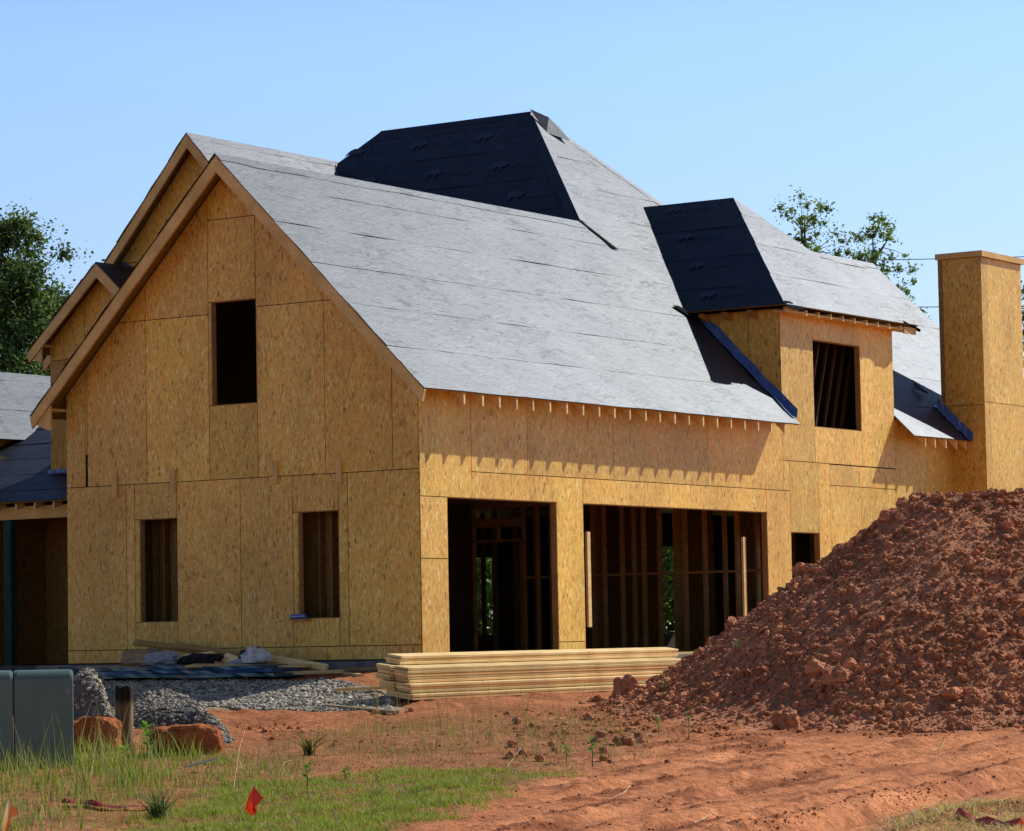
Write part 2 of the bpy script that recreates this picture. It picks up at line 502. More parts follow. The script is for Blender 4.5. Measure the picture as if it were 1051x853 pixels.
def build_ground():
    dl = np.concatenate([np.linspace(-400, -40, 10), np.linspace(-30, 20, 26), np.arange(20.4, 24, .2), np.arange(24, 38, .055), np.arange(38, 47.5, .075), np.arange(47.6, 52, .4), np.linspace(53, 120, 30), np.geomspace(130, 3000, 22)])
    ll = np.concatenate([-np.geomspace(3000, 14, 18), np.arange(-12, -6.4, .4), np.arange(-6.2, 7.2, .032), np.arange(7.3, 12, .3), np.geomspace(14, 3000, 18)])
    D, L = np.meshgrid(dl, ll, indexing='ij')
    x, y = from_dl(D.ravel(), L.ravel())
    z = zbase(x, y)+zfine(x, y)
    n, m = D.shape
    i = np.arange(n*m).reshape(n, m)
    F = np.stack([i[:-1, :-1], i[:-1, 1:], i[1:, 1:], i[1:, :-1]], -1).reshape(-1, 4)[:, ::-1]
    # colour
    gr = sstep(-.25, .15, poly_sd(x, y, G_GRAV)+.25*n2(x, y, .6, 50))
    la = sstep(-.3, .3, poly_sd(x, y, G_LAWN)+.45*n2(x, y, .7, 51))
    wi = sstep(-.4, .4, poly_sd(x, y, G_WILD)+.5*n2(x, y, .8, 52))
    dr = sstep(-.5, .6, poly_sd(x, y, G_DRY)+.8*n2(x, y, .9, 53))
    d, l = D.ravel(), L.ravel()
    tr = sstep(-.6, 1.2, l-(d-31)*.18)*(1-sstep(34.5, 36.3, d))
    t = np.ones((len(x), 3))
    def mix(w, c):
        nonlocal t
        t = t*(1-w[:, None])+np.array(c)*w[:, None]
    mix(.5*sstep(-.1, .35, n2(x, y, 1.1, 60)), (.72, .68, .66))
    mix(tr*.8, (1.3, 1.32, 1.34))
    mix(.6*dr, (.75, .86, .95))
    mix(.75*la, (.45, .85, .7))
    mix(.6*wi, (.5, .8, .7))
    _a = x*TRK[0]+y*TRK[1]; _c = -x*TRK[1]+y*TRK[0]
    mix(.9*tr*sstep(.02, .3, n2(_a*.25, _c, .4, 63)+.5*n2(_a*.5, _c, .12, 64)), (.52, .44, .40))
    mix(.7*tr*sstep(.1, .4, n2(_a*.2, _c, .5, 65)), (1.6, 1.7, 1.8))
    mix(.55*sstep(.1, .4, n2(x, y, .45, 66)), (.66, .60, .58))
    mix(gr, (.9, 2.4, 4.6))
    far = sstep(52, 75, d)
    mix(far, (.3, 1.2, .7))
    # small pits read darker because they hold damp soil
    mix(.45*sstep(.1, .5, n2(x, y, .16, 62)), (.6, .55, .53))
    o = link_mesh('ground', np.stack([x, y, z], 1), F, M_CLAY, None, t, True)
    tag(o, 'bare red clay ground of the building site', kind='structure')
build_ground()

# ------------------------------------------------------------------ house
HOUSE = empty('house_under_construction')
tag(HOUSE, 'unfinished timber house sheathed in tan boards under a black felt roof', 'house')
K = .992
def zP(y): return 3.82+K*(y+.39)

def clip(poly, a, b, c):      # keep a*u+b*v<=c
    out = []
    n = len(poly)
    for i in range(n):
        p, q = poly[i], poly[(i+1) % n]
        dp, dq = a*p[0]+b*p[1]-c, a*q[0]+b*q[1]-c
        if dp <= 1e-9: out.append(p)
        if (dp < -1e-9 and dq > 1e-9) or (dp > 1e-9 and dq < -1e-9):
            t = dp/(dp-dq)
            out.append((p[0]+t*(q[0]-p[0]), p[1]+t*(q[1]-p[1])))
    return out

trnd = random.Random(3)
def wall(name, rects, to3, out, cuts=(), inset=.006, label=None, parent=None, thick=.10, kk=1.0):
    """rects: (u0,v0,u1,v1[,tone]); to3(u,v,w): w metres inward; sheets 12 mm thick over a framed backing"""
    sheets, back = MB(), MB()
    n3 = np.asarray(out, float)
    umin = min(r[0] for r in rects); umax = max(r[2] for r in rects)
    for r in rects:
        u0, v0, u1, v1 = r[:4]
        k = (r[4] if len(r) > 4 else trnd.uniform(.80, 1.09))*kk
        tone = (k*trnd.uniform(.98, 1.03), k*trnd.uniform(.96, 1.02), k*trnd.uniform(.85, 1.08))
        for mb, i, w0, w1, tn in ((sheets, inset, 0.0, .012, tone), (back, 0.0, .0135, thick, (1, 1, 1))):
            p = [(u0+i, v0+i), (u1-i, v0+i), (u1-i, v1-i), (u0+i, v1-i)]
            if mb is back:
                p = clip(clip(p, -1, 0, -(umin+.0145)), 1, 0, umax-.0145)
                if len(p) < 3: continue
            for a, b, c in cuts:
                p = clip(p, a, b, c)
            if len(p) < 3: continue
            mb.prism([to3(u, v, w0) for u, v in p], -n3*(w1-w0), tn)
    o = sheets.build(name, M_OSB, parent or HOUSE, label=label)
    back.build('wall_framing', M_BACK, o)
    return o

gab = lambda u, v, w: (w, u, v)
front = lambda u, v, w: (u, w, v)
cut_g = [(K, 1, 7.53+K*3.35-.075), (-K, 1, 7.53-K*3.35-.075)]
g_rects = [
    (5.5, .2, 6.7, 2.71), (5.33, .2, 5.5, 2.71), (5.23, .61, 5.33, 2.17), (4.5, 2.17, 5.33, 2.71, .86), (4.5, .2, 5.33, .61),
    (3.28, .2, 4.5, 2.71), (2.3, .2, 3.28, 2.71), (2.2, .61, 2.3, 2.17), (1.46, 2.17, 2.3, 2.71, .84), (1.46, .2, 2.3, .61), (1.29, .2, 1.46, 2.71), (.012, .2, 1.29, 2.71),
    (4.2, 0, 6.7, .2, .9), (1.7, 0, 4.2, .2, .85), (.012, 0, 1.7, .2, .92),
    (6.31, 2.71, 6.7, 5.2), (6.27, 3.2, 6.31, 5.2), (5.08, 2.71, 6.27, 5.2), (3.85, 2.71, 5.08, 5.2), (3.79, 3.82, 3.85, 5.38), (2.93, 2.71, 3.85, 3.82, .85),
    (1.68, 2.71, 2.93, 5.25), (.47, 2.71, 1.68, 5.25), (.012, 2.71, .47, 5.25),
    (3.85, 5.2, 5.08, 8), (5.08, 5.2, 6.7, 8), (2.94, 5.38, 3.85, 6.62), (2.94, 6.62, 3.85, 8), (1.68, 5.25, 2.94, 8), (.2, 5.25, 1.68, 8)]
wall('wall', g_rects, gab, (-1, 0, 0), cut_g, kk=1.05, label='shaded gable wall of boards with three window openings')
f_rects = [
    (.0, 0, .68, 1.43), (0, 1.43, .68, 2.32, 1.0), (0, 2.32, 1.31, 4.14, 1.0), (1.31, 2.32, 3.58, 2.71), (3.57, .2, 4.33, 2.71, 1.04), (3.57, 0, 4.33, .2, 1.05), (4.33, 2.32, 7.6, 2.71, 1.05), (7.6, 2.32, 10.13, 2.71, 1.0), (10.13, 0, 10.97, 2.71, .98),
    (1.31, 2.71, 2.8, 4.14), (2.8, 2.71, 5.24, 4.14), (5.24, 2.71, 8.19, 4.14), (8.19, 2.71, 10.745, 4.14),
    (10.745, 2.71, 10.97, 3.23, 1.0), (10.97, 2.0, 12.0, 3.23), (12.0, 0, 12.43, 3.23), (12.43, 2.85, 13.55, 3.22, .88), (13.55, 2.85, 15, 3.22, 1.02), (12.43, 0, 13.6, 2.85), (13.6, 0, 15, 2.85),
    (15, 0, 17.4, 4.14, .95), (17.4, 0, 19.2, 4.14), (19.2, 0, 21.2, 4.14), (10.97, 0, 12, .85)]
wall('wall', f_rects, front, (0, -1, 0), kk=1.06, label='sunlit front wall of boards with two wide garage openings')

# corner seam strip
mb = MB(); mb.box(-.001, -.001+.0, 0, .0115, .0115, 4.1); 
# roof felt -----------------------------------------------------------
def felt_roof(name, pieces, parent=None, band=.93, cell=.33, lip=.005, amp=.012, deck=True, phase=0.0, ragged=.03, label=None, mat_=None, lumpy=1.0):
    pieces = [np.asarray(p, float) for p in pieces]
    p0 = pieces[0]
    n = np.cross(p0[1]-p0[0], p0[2]-p0[0]); n /= np.linalg.norm(n)
    if n[2] < 0: n = -n
    u = np.cross((0, 0, 1), n); u /= np.linalg.norm(u)
    v = np.cross(n, u)                     # upslope
    if v[2] < 0: v = -v
    o = p0[0]
    Ps = [[((q-o)@u, (q-o)@v) for q in p] for p in pieces]
    allv = [q[1] for p in Ps for q in p]; allu = [q[0] for p in Ps for q in p]
    v0, v1, u0, u1 = min(allv), max(allv), min(allu), max(allu)
    V, F, T = [], [], []
    key = {}
    nb = int(math.ceil((v1-v0+phase)/band))
    rr = random.Random(len(pieces)*7+int(u1*10))
    for b in range(nb):
        lo, hi = v0-phase+b*band, v0-phase+(b+1)*band
        bt = rr.uniform(.85, 1.12)
        nv = 3
        for c in range(nv):
            a0, a1 = lo+(hi-lo)*c/nv, lo+(hi-lo)*(c+1)/nv
            k = int((u1-u0)/cell)+1
            for s in range(k):
                b0, b1 = u0+s*cell, u0+(s+1)*cell
                for p in Ps:
                    q = clip(clip(clip(clip(p, 0, 1, a1), 0, -1, -a0), 1, 0, b1), -1, 0, -b0)
                    if len(q) < 3: continue
                    idx = []
                    for (x, y) in q:
                        kk = (b, round(x, 3), round(y, 3))
                        if kk not in key:
                            key[kk] = len(V)
                            h = lip*(1-(y-lo)/band)*max(0, .9+2.2*float(perlin(np.array([[x*.8+b*9.1, b*3.3+.5, .2]]))[0]))+.004
                            w = o+u*x+v*y
                            h += amp*lumpy*float(perlin(np.array([[w[0]*1.1+b*3, w[1]*1.1, w[2]*1.1]]))[0])
                            if abs(y-lo) < 1e-6 and b > 0:
                                w = w-v*(.02*(1+float(perlin(np.array([[w[0]*2.1, w[1]*2.1, b*7.3]]))[0])))
                            if abs(x-u0) < 1e-6 or abs(x-u1) < 1e-6:
                                w = w+u*(1 if x > (u0+u1)/2 else -1)*rr.uniform(0, ragged)
                            V.append(w+n*h); T.append(bt)
                        idx.append(key[kk])
                    idx = [idx[i] for i in range(len(idx)) if idx[i] != idx[i-1]]
                    if len(set(idx)) >= 3: F.append(tuple(idx))
    V = np.array(V); T = np.array(T)[:, None]*np.ones((1, 3))
    ob = link_mesh(name, V, F, mat_ or M_FELT, parent or HOUSE, T, True, label)
    me = ob.data
    if len(me.polygons) and me.polygons[0].normal.dot(Vector(n)) < 0: me.flip_normals()
    if deck:
        dk = MB()
        for p in pieces:
            dk.prism(p-n*.004, -n*.016, (.35, .32, .3))
        dk.build('roof_deck', M_OSB, ob)
    ob['n'] = [float(a) for a in n]
    return ob, (o, u, v, n, v0, v1, u0, u1, Ps)

def PP(x, y): return (x, y, zP(y))
main_pieces = [
    [PP(-.4, -.39), PP(10.66, -.39), PP(10.66, 0), PP(-.4, 0)], [PP(-.4, 0), PP(10.735, 0), PP(10.735, 3.35), PP(-.4, 3.35)],
    [PP(10.735, 2.0), PP(15.01, 2.0), PP(15.01, 3.35), PP(10.735, 3.35)],
    [PP(9.7, 3.35), PP(14.47, 3.35), PP(14.47, 3.72), PP(12.11, 5.93)],
    [PP(15.01, -.39), PP(17.39, -.39), PP(17.39, 3.35), PP(15.01, 3.35)], [PP(17.39, .2), PP(21.6, .2), PP(21.6, 3.35), PP(17.39, 3.35)],
    [PP(14.47, 3.35), PP(21.6, 3.35), PP(21.6, 3.72), PP(14.47, 3.72)], [PP(19.21, -.39), PP(21.6, -.39), PP(21.6, .2), PP(19.21, .2)]]
ROOF, RF = felt_roof('roof', main_pieces, label='broad sunlit front roof slope covered in creased felt')
bk = lambda x, y: (x, y, 7.53-K*(y-3.35))
felt_roof('roof', [[bk(-.4, 3.35), bk(9.75, 3.35), bk(9.75, 7.09), bk(-.4, 7.09)]], label='rear slope of the garage roof')
HX, HZ = 12.11, 10.09
sl = lambda p, q, t: tuple(p[i]+(q[i]-p[i])*t for i in range(3))
A = (HX, 5.93, HZ); Bk = (HX, 9.4, HZ)
LF = (6.47, -.4, 3.8); LB = (6.47, 15.73, 3.8)
RF_ = (18.83, -.4, 3.8); RB = (18.83, 15.73, 3.8)
LC = sl(Bk, LB, .676)
HIPL, HL = felt_roof('roof', [[A, Bk, LC, sl(A, LF, .676)]], label='shaded dark hip slope of the tall main roof', ragged=.0)
felt_roof('roof', [[Bk, A, RF_, RB]], ragged=0, label='hip slope of the main roof facing away')
felt_roof('roof', [[Bk, RB, (11.2, 15.73, 3.8)]], ragged=0, label='rear hip slope of the main roof')
g2y, g2z = 10.08, 9.5
G2 = 1.116
gf = lambda x, y: (x, y, g2z-G2*abs(g2y-y))
felt_roof('roof', [[gf(7.05, g2y), gf(11.66, g2y), gf(7.9, 6.0), gf(7.05, 6.0)]], label='narrow sunlit roof slope behind the garage ridge', ragged=.02)
felt_roof('roof', [[gf(7.05, g2y), gf(11.66, g2y), gf(8.5, 13.6), gf(7.05, 13.6)]], label='rear slope of the second gable roof')
sgz = lambda x, y: (x, y, 7.2-.905*abs(y-11.61))
felt_roof('roof', [[sgz(6.3, 11.61), sgz(7.45, 11.61), sgz(7.45, 13.3), sgz(6.3, 13.3)]], label='outer slope of the small gable roof')
felt_roof('roof', [[sgz(6.3, 11.61), sgz(7.45, 11.61), sgz(7.45, 9.9), sgz(6.3, 9.9)]], label='small dark roof slope between the left gables')
rb = lambda x, y: (x, y, 7.9-K*(y-3.72))
felt_roof('roof', [[rb(14.47, 3.72), rb(21.6, 3.72), rb(21.6, 7.8), rb(14.47, 7.8)]], label='rear slope of the right wing roof')

# ridge caps: strips of felt folded over the ridges and hips
def cap(a, b, n1, n2, w=.17, lift=.009, parent=ROOF):
    a = np.array(a, float); b = np.array(b, float)
    L = np.linalg.norm(b-a); k = max(2, int(L/.4))
    d = (b-a)/L
    s1 = np.cross(d, n1); s1 = s1/np.linalg.norm(s1); s1 = s1 if s1[2] < 0 else -s1
    s2 = np.cross(d, n2); s2 = s2/np.linalg.norm(s2); s2 = s2 if s2[2] < 0 else -s2
    n1 = np.array(n1, float)/np.linalg.norm(n1); n2 = np.array(n2, float)/np.linalg.norm(n2)
    V, F = [], []
    for i in range(k+1):
        p = a+(b-a)*i/k
        j1, j2 = trnd.uniform(.9, 1.2), trnd.uniform(.9, 1.2)
        V += [p+s1*w*j1+n1*lift*trnd.uniform(.9, 1.3), p+(n1+n2)*lift*.9, p+s2*w*j2+n2*lift*trnd.uniform(.9, 1.3)]
    for i in range(k):
        F += [(3*i, 3*i+1, 3*i+4, 3*i+3), (3*i+1, 3*i+2, 3*i+5, 3*i+4)]
    link_mesh('ridge_cap', V, F, M_FELT, parent, np.full((len(V), 3), .95), False)
nP = (0, -K, 1)
nB = (0, K, 1)
nL = (-1.116, 0, 1)
nR = (.936, 0, 1)
cap((-.42, 3.35, 7.535), (9.72, 3.35, 7.535), nP, nB)
cap((9.75, 3.4, 7.585), A, nP, nL)
cap(A, Bk, nL, nR, .3)
cap(A, (14.4, 3.77, 7.95), nP, nR)
cap((7.05, g2y, g2z), (11.55, g2y, g2z), (0, -G2, 1), (0, G2, 1))
cap((14.5, 3.72, 7.9), (21.62, 3.72, 7.9), nP, nB)
cap((6.3, 11.61, 7.2), (7.4, 11.61, 7.2), (0, -.9, 1), (0, .9, 1), .12)

# felt flap lifted at the peak, and torn felt where the garage ridge dies into the main roof
def flap(pts, parent, name='felt_flap', m=None):
    pts = np.asarray(pts, float)
    link_mesh(name, np.concatenate([pts, pts+np.array([.004, .004, -.004])]), [tuple(range(len(pts))), tuple(range(2*len(pts)-1, len(pts)-1, -1))], m or M_FELT, parent, np.ones((2*len(pts), 3)))
flap([(11.95, 5.85, 10.12), (12.13, 5.55, 9.95), (12.45, 5.5, 9.78), (12.3, 5.2, 9.5), (11.9, 5.45, 9.62)], ROOF)
flap([(9.62, 3.36, 7.57), (9.72, 3.34, 7.56), (9.98, 2.98, 7.20), (10.08, 2.80, 7.03), (9.90, 2.84, 7.06), (9.86, 3.0, 7.22)], ROOF, m=M_BLACK)
flap([(10.28, 1.75, 5.99), (10.05, 1.72, 5.97), (10.35, 1.5, 5.76), (10.55, 1.45, 5.72), (10.6, 1.6, 5.86)], ROOF, m=M_BLACK)

# rakes ---------------------------------------------------------------
def rake(x, apex, end, h=.235, w=.042, parent=HOUSE, drop=.03):
    a = np.array([x, apex[0], apex[1]-drop]); b = np.array([x, end[0], end[1]-drop])
    d = (b-a); d /= np.linalg.norm(d)
    q = np.array([0, 0, -h])
    mbx = MB(); mbx.prism([a, b, b+q*.86-d*.06, a+q], (w, 0, 0), (trnd.uniform(.9, 1.08),)*3)
    return mbx.build('rake_board', M_RAKE, parent)
rake(-.4, (3.35, 7.53), (-.39, 3.82)); rake(-.4, (3.35, 7.53), (7.09, 3.82))
rake(7.05, (g2y, g2z), gf(0, 6.0)[1:]); rake(7.05, (g2y, g2z), gf(0, 13.6)[1:])
rake(6.3, (11.61, 7.2), sgz(0, 13.3)[1:], .24); rake(6.3, (11.61, 7.2), sgz(0, 9.9)[1:], .24)
rake(21.56, (3.72, 7.9), (-.39, 3.82)); rake(21.56, (3.72, 7.9), (7.8, 3.85))
# boxed eave return at the far end of the garage gable and the small gable
for x0, y0, z0 in ((-.36, 6.7, 3.97), (6.34, 12.98, 5.85)):
    mb = MB()
    mb.prism([(x0, y0, z0-.0), (x0, y0+.34, z0-.26), (x0, y0+.1, z0-.36), (x0, y0, z0-.38)], (.04, 0, 0))
    mb.box(x0+.05, y0+.003, z0-.08, x0+.36, y0+.3, z0-.04)
    mb.build('eave_return', M_RAKE, HOUSE)
# rafter tails ---------------------------------------------------------
def tail_front(x, parent, y0=-.375, z=None, h=.165, yb=.0, k=K, zf=zP):
    mb = MB()
    zt = zf(y0)-.032; zt2 = zf(yb)-.032
    mb.prism([(x-.02, y0, zt), (x-.02, y0, zt-h), (x-.02, yb-.004, zt2-h), (x-.02, yb-.004, zt2)], (.04, 0, 0), (trnd.uniform(1.1, 1.3),)*3)
    return mb.build('rafter_tail', M_PALE, parent)
for i in range(22):
    tail_front(.62+i*.4545+trnd.uniform(-.02, .02), HOUSE)
for x in (15.5, 15.9, 16.35, 16.8, 17.2):
    tail_front(x, HOUSE)

# other outside walls ---------------------------------------------------
cut2 = [(G2, 1, g2z+G2*g2y-.08), (-G2, 1, g2z-G2*g2y-.08)]
wall('wall', [(6.75, 0, 9.2, 4.8, .95), (9.2, 0, 11.3, 4.8, .9), (11.3, 0, 13.1, 4.8, .9), (6.75, 4.8, 8.9, 7.3, .92), (8.9, 4.8, 10.1, 7.3, .95), (10.1, 4.8, 11.4, 7.3, .9), (11.4, 4.8, 13.45, 7.3, .95), (8.3, 7.3, 10.1, 9.6, .9), (10.1, 7.3, 12.2, 9.6, .95)], lambda u, v, w: (7.4+w, u, v), (-1, 0, 0), cut2, label='upper gable wall behind the garage gable')
cut3 = [(.905, 1, 7.2+.905*11.61-.06), (-.905, 1, 7.2-.905*11.61-.06)]
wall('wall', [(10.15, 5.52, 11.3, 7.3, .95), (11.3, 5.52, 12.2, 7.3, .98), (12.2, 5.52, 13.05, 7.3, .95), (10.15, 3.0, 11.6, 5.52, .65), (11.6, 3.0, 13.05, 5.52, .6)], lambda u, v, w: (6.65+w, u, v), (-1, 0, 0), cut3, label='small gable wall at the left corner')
wall('wall', [(6.765, 3.0, 7.385, 6.0)], lambda u, v, w: (u, 13.05-w, v), (0, 1, 0), label='side of the small gable')
# openings cut where rooms have windows at the back
wall('wall', [(7.4, 0, 15.3, .35), (7.4, 1.95, 15.3, 3.9), (7.95, .35, 10.45, 1.95), (11.15, .35, 15.3, 1.95)], lambda u, v, w: (17.3-w, u, v), (1, 0, 0), label='rear side wall of the main block')
wall('wall', [(7.4, 0, 11.8, 3.9), (11.8, 0, 17.2, 3.9)], lambda u, v, w: (u, 15.3-w, v), (0, 1, 0), label='rear wall of the main block')
wall('wall', [(13.11, 0, 15.3, 3.6)], lambda u, v, w: (7.4+w, u, v), (-1, 0, 0), label='left wall of the main block')
wall('wall', [(17.3, 0, 18.7, 3.9), (19.9, 0, 21.2, 3.9), (18.7, 0, 19.9, .3), (18.7, 2.1, 19.9, 3.9)], lambda u, v, w: (u, 7.4-w, v), (0, 1, 0), label='rear wall of the right wing')
wall('wall', [(0.11, 0, 6.2, 8), (6.85, 0, 7.4, 8), (6.2, 0, 6.85, .35), (6.2, 2.1, 6.85, 8)], lambda u, v, w: (21.2-w, u, v), (1, 0, 0), [(K, 1, 7.9+K*3.72-.07), (-K, 1, 7.9-K*3.72-.07)], label='gable wall at the far right end')
wall('wall', [(.11, 0, 5.6, 3.9), (5.6, 0, 10.9, 3.9)], lambda u, v, w: (u, 6.7-w, v), (0, 1, 0), label='rear garage wall')

# floor, ceiling, foundation -------------------------------------------
mb = MB(); mb.box(.02, .02, -.19, 21.18, 7.38, -.02); mb.box(7.42, 7.385, -.19, 17.28, 15.28, -.02)
mb.build('floor_slab', M_CONC, HOUSE)
mb = MB(); mb.box(.03, .03, -.35, 21.15, .2, -.004, (.25, .25, .27)); mb.box(.03, .2, -.35, .2, 6.68, -.004, (.25, .25, .27))
mb.build('foundation', M_CONC, HOUSE)
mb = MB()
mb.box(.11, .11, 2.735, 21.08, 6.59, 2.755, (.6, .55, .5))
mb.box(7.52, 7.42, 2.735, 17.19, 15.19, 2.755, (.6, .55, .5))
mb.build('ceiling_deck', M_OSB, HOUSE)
# jambs round the openings
def frame(parent, side, u0, u1, v0, v1, w0=.013, w1=.105, t=.038, sill=True, m=None):
    mb = MB()
    def bx(a, b, c, d):
        if side == 'g': mb.box(w0, a, c, w1, b, d, (trnd.uniform(.85, 1.05),)*3)
        else: mb.box(a, w0, c, b, w1, d, (trnd.uniform(.85, 1.05),)*3)
    e = .008
    bx(u0+e-t, u0+e, v0, v1); bx(u1-e, u1-e+t, v0, v1)
    bx(u0+e-t, u1-e+t, v1-e, v1-e+t)
    if sill: bx(u0+e-t, u1-e+t, v0+e-t, v0+e)
    return mb.build('window_frame' if sill else 'door_frame', m or M_FRAME, parent)
for a in ((4.5, 5.23, .61, 2.17), (1.46, 2.2, .61, 2.17), (2.94, 3.79, 3.82, 5.38)):
    frame(HOUSE, 'g', *a)
for a in ((.68, 3.57, 0, 2.32), (4.33, 10.13, 0, 2.32)):
    frame(HOUSE, 'f', *a, sill=False)
frame(HOUSE, 'f', 10.97, 12.0, .85, 2.0)
# partition and rear stud walls inside the garage
def stud(x0, y0, z0, x1, y1, z1, t=1.0):
    mb = MB(); mb.box(x0, y0, z0, x1, y1, z1, (t, t*.97, t*.92)); return mb.build('stud', M_FRAME, HOUSE)
ys = [.25, .65, 1.05, 1.3, 1.7, 2.1, 2.3, 2.62, 2.95, 3.15, 3.4, 3.78, 4.02, 4.35, 4.6, 4.9, 5.2, 5.5, 6.60]
for y in ys:
    stud(10.92, y, 0, 11.03 if y not in (2.3, 4.02) else 11.2, y+.04, 2.73, trnd.uniform(.8, 1.15))
for x in (1.2, 2.4, 3.6, 4.8, 6.0, 7.2, 8.4, 9.6):
    stud(x, 6.5, 0, x+.04, 6.59, 2.73)
for y in (5.2, 5.9, 6.6, 7.1, 8.1, 8.9, 9.8, 11.4, 12.2):
    stud(14.6, y, 0, 14.7, y+.05, 2.73, .9)
for x in (11.9, 12.6, 13.3, 14.1, 15.2, 16.1, 17.0):
    stud(x, 6.75, 0, x+.04, 6.85, 2.73, .85)
mb = MB()
for a, b in zip(ys[:-1], ys[1:]):
    if b < 5.6: mb.box(10.93, a+.042, 1.34, 11.02, b-.002, 1.38)
mb.box(10.90, .12, 2.64, 11.04, 6.58, 2.73); mb.box(10.9, .12, -.018, 11.04, 5.54, .02)
mb.build('blocking', M_FRAME, HOUSE)
mb = MB(); mb.box(10.925, 5.545, 2.02, 11.025, 6.595, 2.07); mb.box(10.925, 5.545, 2.30, 11.025, 6.595, 2.45); mb.box(10.93, 6.05, 2.075, 11.02, 6.09, 2.295)
mb.box(10.93, 5.545, 0, 11.02, 5.585, 2.015)
mb.build('door_frame', M_FRAME, HOUSE)
# inner OSB lining behind part of the partition keeps the rooms dark
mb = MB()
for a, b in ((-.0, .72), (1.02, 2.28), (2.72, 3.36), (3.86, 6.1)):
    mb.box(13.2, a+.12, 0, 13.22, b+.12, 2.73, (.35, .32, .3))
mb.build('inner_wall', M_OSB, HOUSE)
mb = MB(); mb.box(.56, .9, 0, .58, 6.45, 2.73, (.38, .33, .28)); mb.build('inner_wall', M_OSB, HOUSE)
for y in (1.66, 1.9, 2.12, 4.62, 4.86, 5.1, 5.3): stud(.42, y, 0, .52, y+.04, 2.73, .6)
# two sunlit upright boards just inside the wide opening
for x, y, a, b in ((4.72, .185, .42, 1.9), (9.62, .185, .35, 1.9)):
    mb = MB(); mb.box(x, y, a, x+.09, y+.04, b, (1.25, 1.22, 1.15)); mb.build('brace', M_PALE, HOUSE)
# cleats nailed over the floor line
for y, z in ((5.66, 2.52), (4.5, 2.56), (2.55, 2.60), (1.38, 2.57)):
    mb = MB(); mb.box(-.04, y, z, -.002, y+.09, z+.34, (1.0, .95, .9)); mb.build('cleat', M_RAKE, HOUSE)

# dormer ------------------------------------------------------------------
d_rects = [(10.745, 3.23, 11.92, 5.85), (11.92, 5.39, 13.69, 5.85, .9), (11.92, 3.23, 13.69, 3.86, 1.08), (13.69, 3.23, 15.0, 5.85)]
DORM = wall('dormer', d_rects, front, (0, -1, 0), kk=1.06, label='hip roofed wall dormer with one window opening')
wall('dormer_side', [(.012, 3.9, .62, 5.85, .95), (.62, 3.9, 1.75, 5.85, .9)], lambda u, v, w: (10.745+w, u, v), (-1, 0, 0), [(K, -1, -(3.82+K*.39)+.01)], parent=DORM)
wall('dormer_side', [(.012, 3.9, 1.75, 5.85)], lambda u, v, w: (15.0-w, u, v), (1, 0, 0), [(K, -1, -(3.82+K*.39)+.01)], parent=DORM)
frame(DORM, 'f', 11.92, 13.69, 3.86, 5.39)
DR = (12.93, 2.1, 8.2); DRb = (12.93, 4.05, 8.2)
cl, cr = (10.38, -.3, 5.87), (15.48, -.3, 5.87)
clb, crb = (10.38, 1.7, 5.87), (15.48, 1.7, 5.87)
DRL, DL = felt_roof('dormer_roof', [[DR, DRb, clb, cl]], DORM, ragged=0, phase=.25)
DRF, DF = felt_roof('dormer_roof', [[DR, cl, cr]], DORM, ragged=0)
felt_roof('dormer_roof', [[DRb, DR, cr, crb]], DORM, ragged=0)
for i, x in enumerate(np.linspace(11.25, 14.85, 9)):
    mb = MB(); mb.prism([(x-.02, -.26, 5.83), (x-.02, -.26, 5.74), (x-.02, -.004, 5.74), (x-.02, -.004, 5.83)], (.04, 0, 0), (1.2,)*3); mb.build('rafter_tail', M_PALE, DORM)
for y in (.45, .95, 1.4):
    mb = MB(); mb.prism([(10.43, y-.02, 5.83), (10.43, y-.02, 5.76), (10.74, y-.02, 5.70), (10.74, y-.02, 5.83)], (0, .04, 0), (.9,)*3); mb.build('rafter_tail', M_FRAME, DORM)
mb = MB(); mb.box(10.5, -.24, 5.76, 15.4, -.003, 5.79); mb.box(10.44, -.28, 5.745, 10.9, -.24, 5.83); mb.box(14.95, -.28, 5.70, 15.42, -.24, 5.82)
mb.build('fascia', M_RAKE, DORM)
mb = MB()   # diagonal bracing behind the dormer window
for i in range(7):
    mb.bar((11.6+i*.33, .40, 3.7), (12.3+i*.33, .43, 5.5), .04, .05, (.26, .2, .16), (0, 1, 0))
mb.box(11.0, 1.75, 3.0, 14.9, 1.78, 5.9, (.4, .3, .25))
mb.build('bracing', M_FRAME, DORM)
flap([(10.34, -.32, 5.885), (10.38, -.34, 5.82), (10.8, -.345, 5.79), (11.05, -.33, 5.835), (10.7, -.24, 5.945), (10.45, -.26, 5.94)], DORM, m=M_BLACK)
flap([(14.9, -.32, 5.9), (15.5, -.34, 5.8), (15.75, -.2, 5.78), (15.45, .2, 6.0), (15.2, .1, 6.12)], DORM, m=M_BLACK)
# folded metal-blue flashing down the dormer side and the chimney
def flashing(a, b, up, inn, parent, w=.14, k=12):
    a, b, up, inn = (np.asarray(t, float) for t in (a, b, up, inn))
    V, F = [], []
    for i in range(k+1):
        p = a+(b-a)*i/k
        j = .012*np.array([trnd.uniform(-1, 1) for _ in range(3)])
        V += [p+up*w*trnd.uniform(.9, 1.1)+j, p+j*.4, p+inn*w*trnd.uniform(.9, 1.15)+j]
    for i in range(k):
        F += [(3*i, 3*i+1, 3*i+4, 3*i+3), (3*i+1, 3*i+2, 3*i+5, 3*i+4)]
    n = len(V)
    return link_mesh('flashing', V, F, M_FLASH, parent, np.ones((n, 3)), False)
flashing((10.728, 1.5, zP(1.5)+.03), (10.725, -.3, zP(-.3)+.03), (-.05, -.1, 1.0), (-1, 0, .06), DORM, .15)

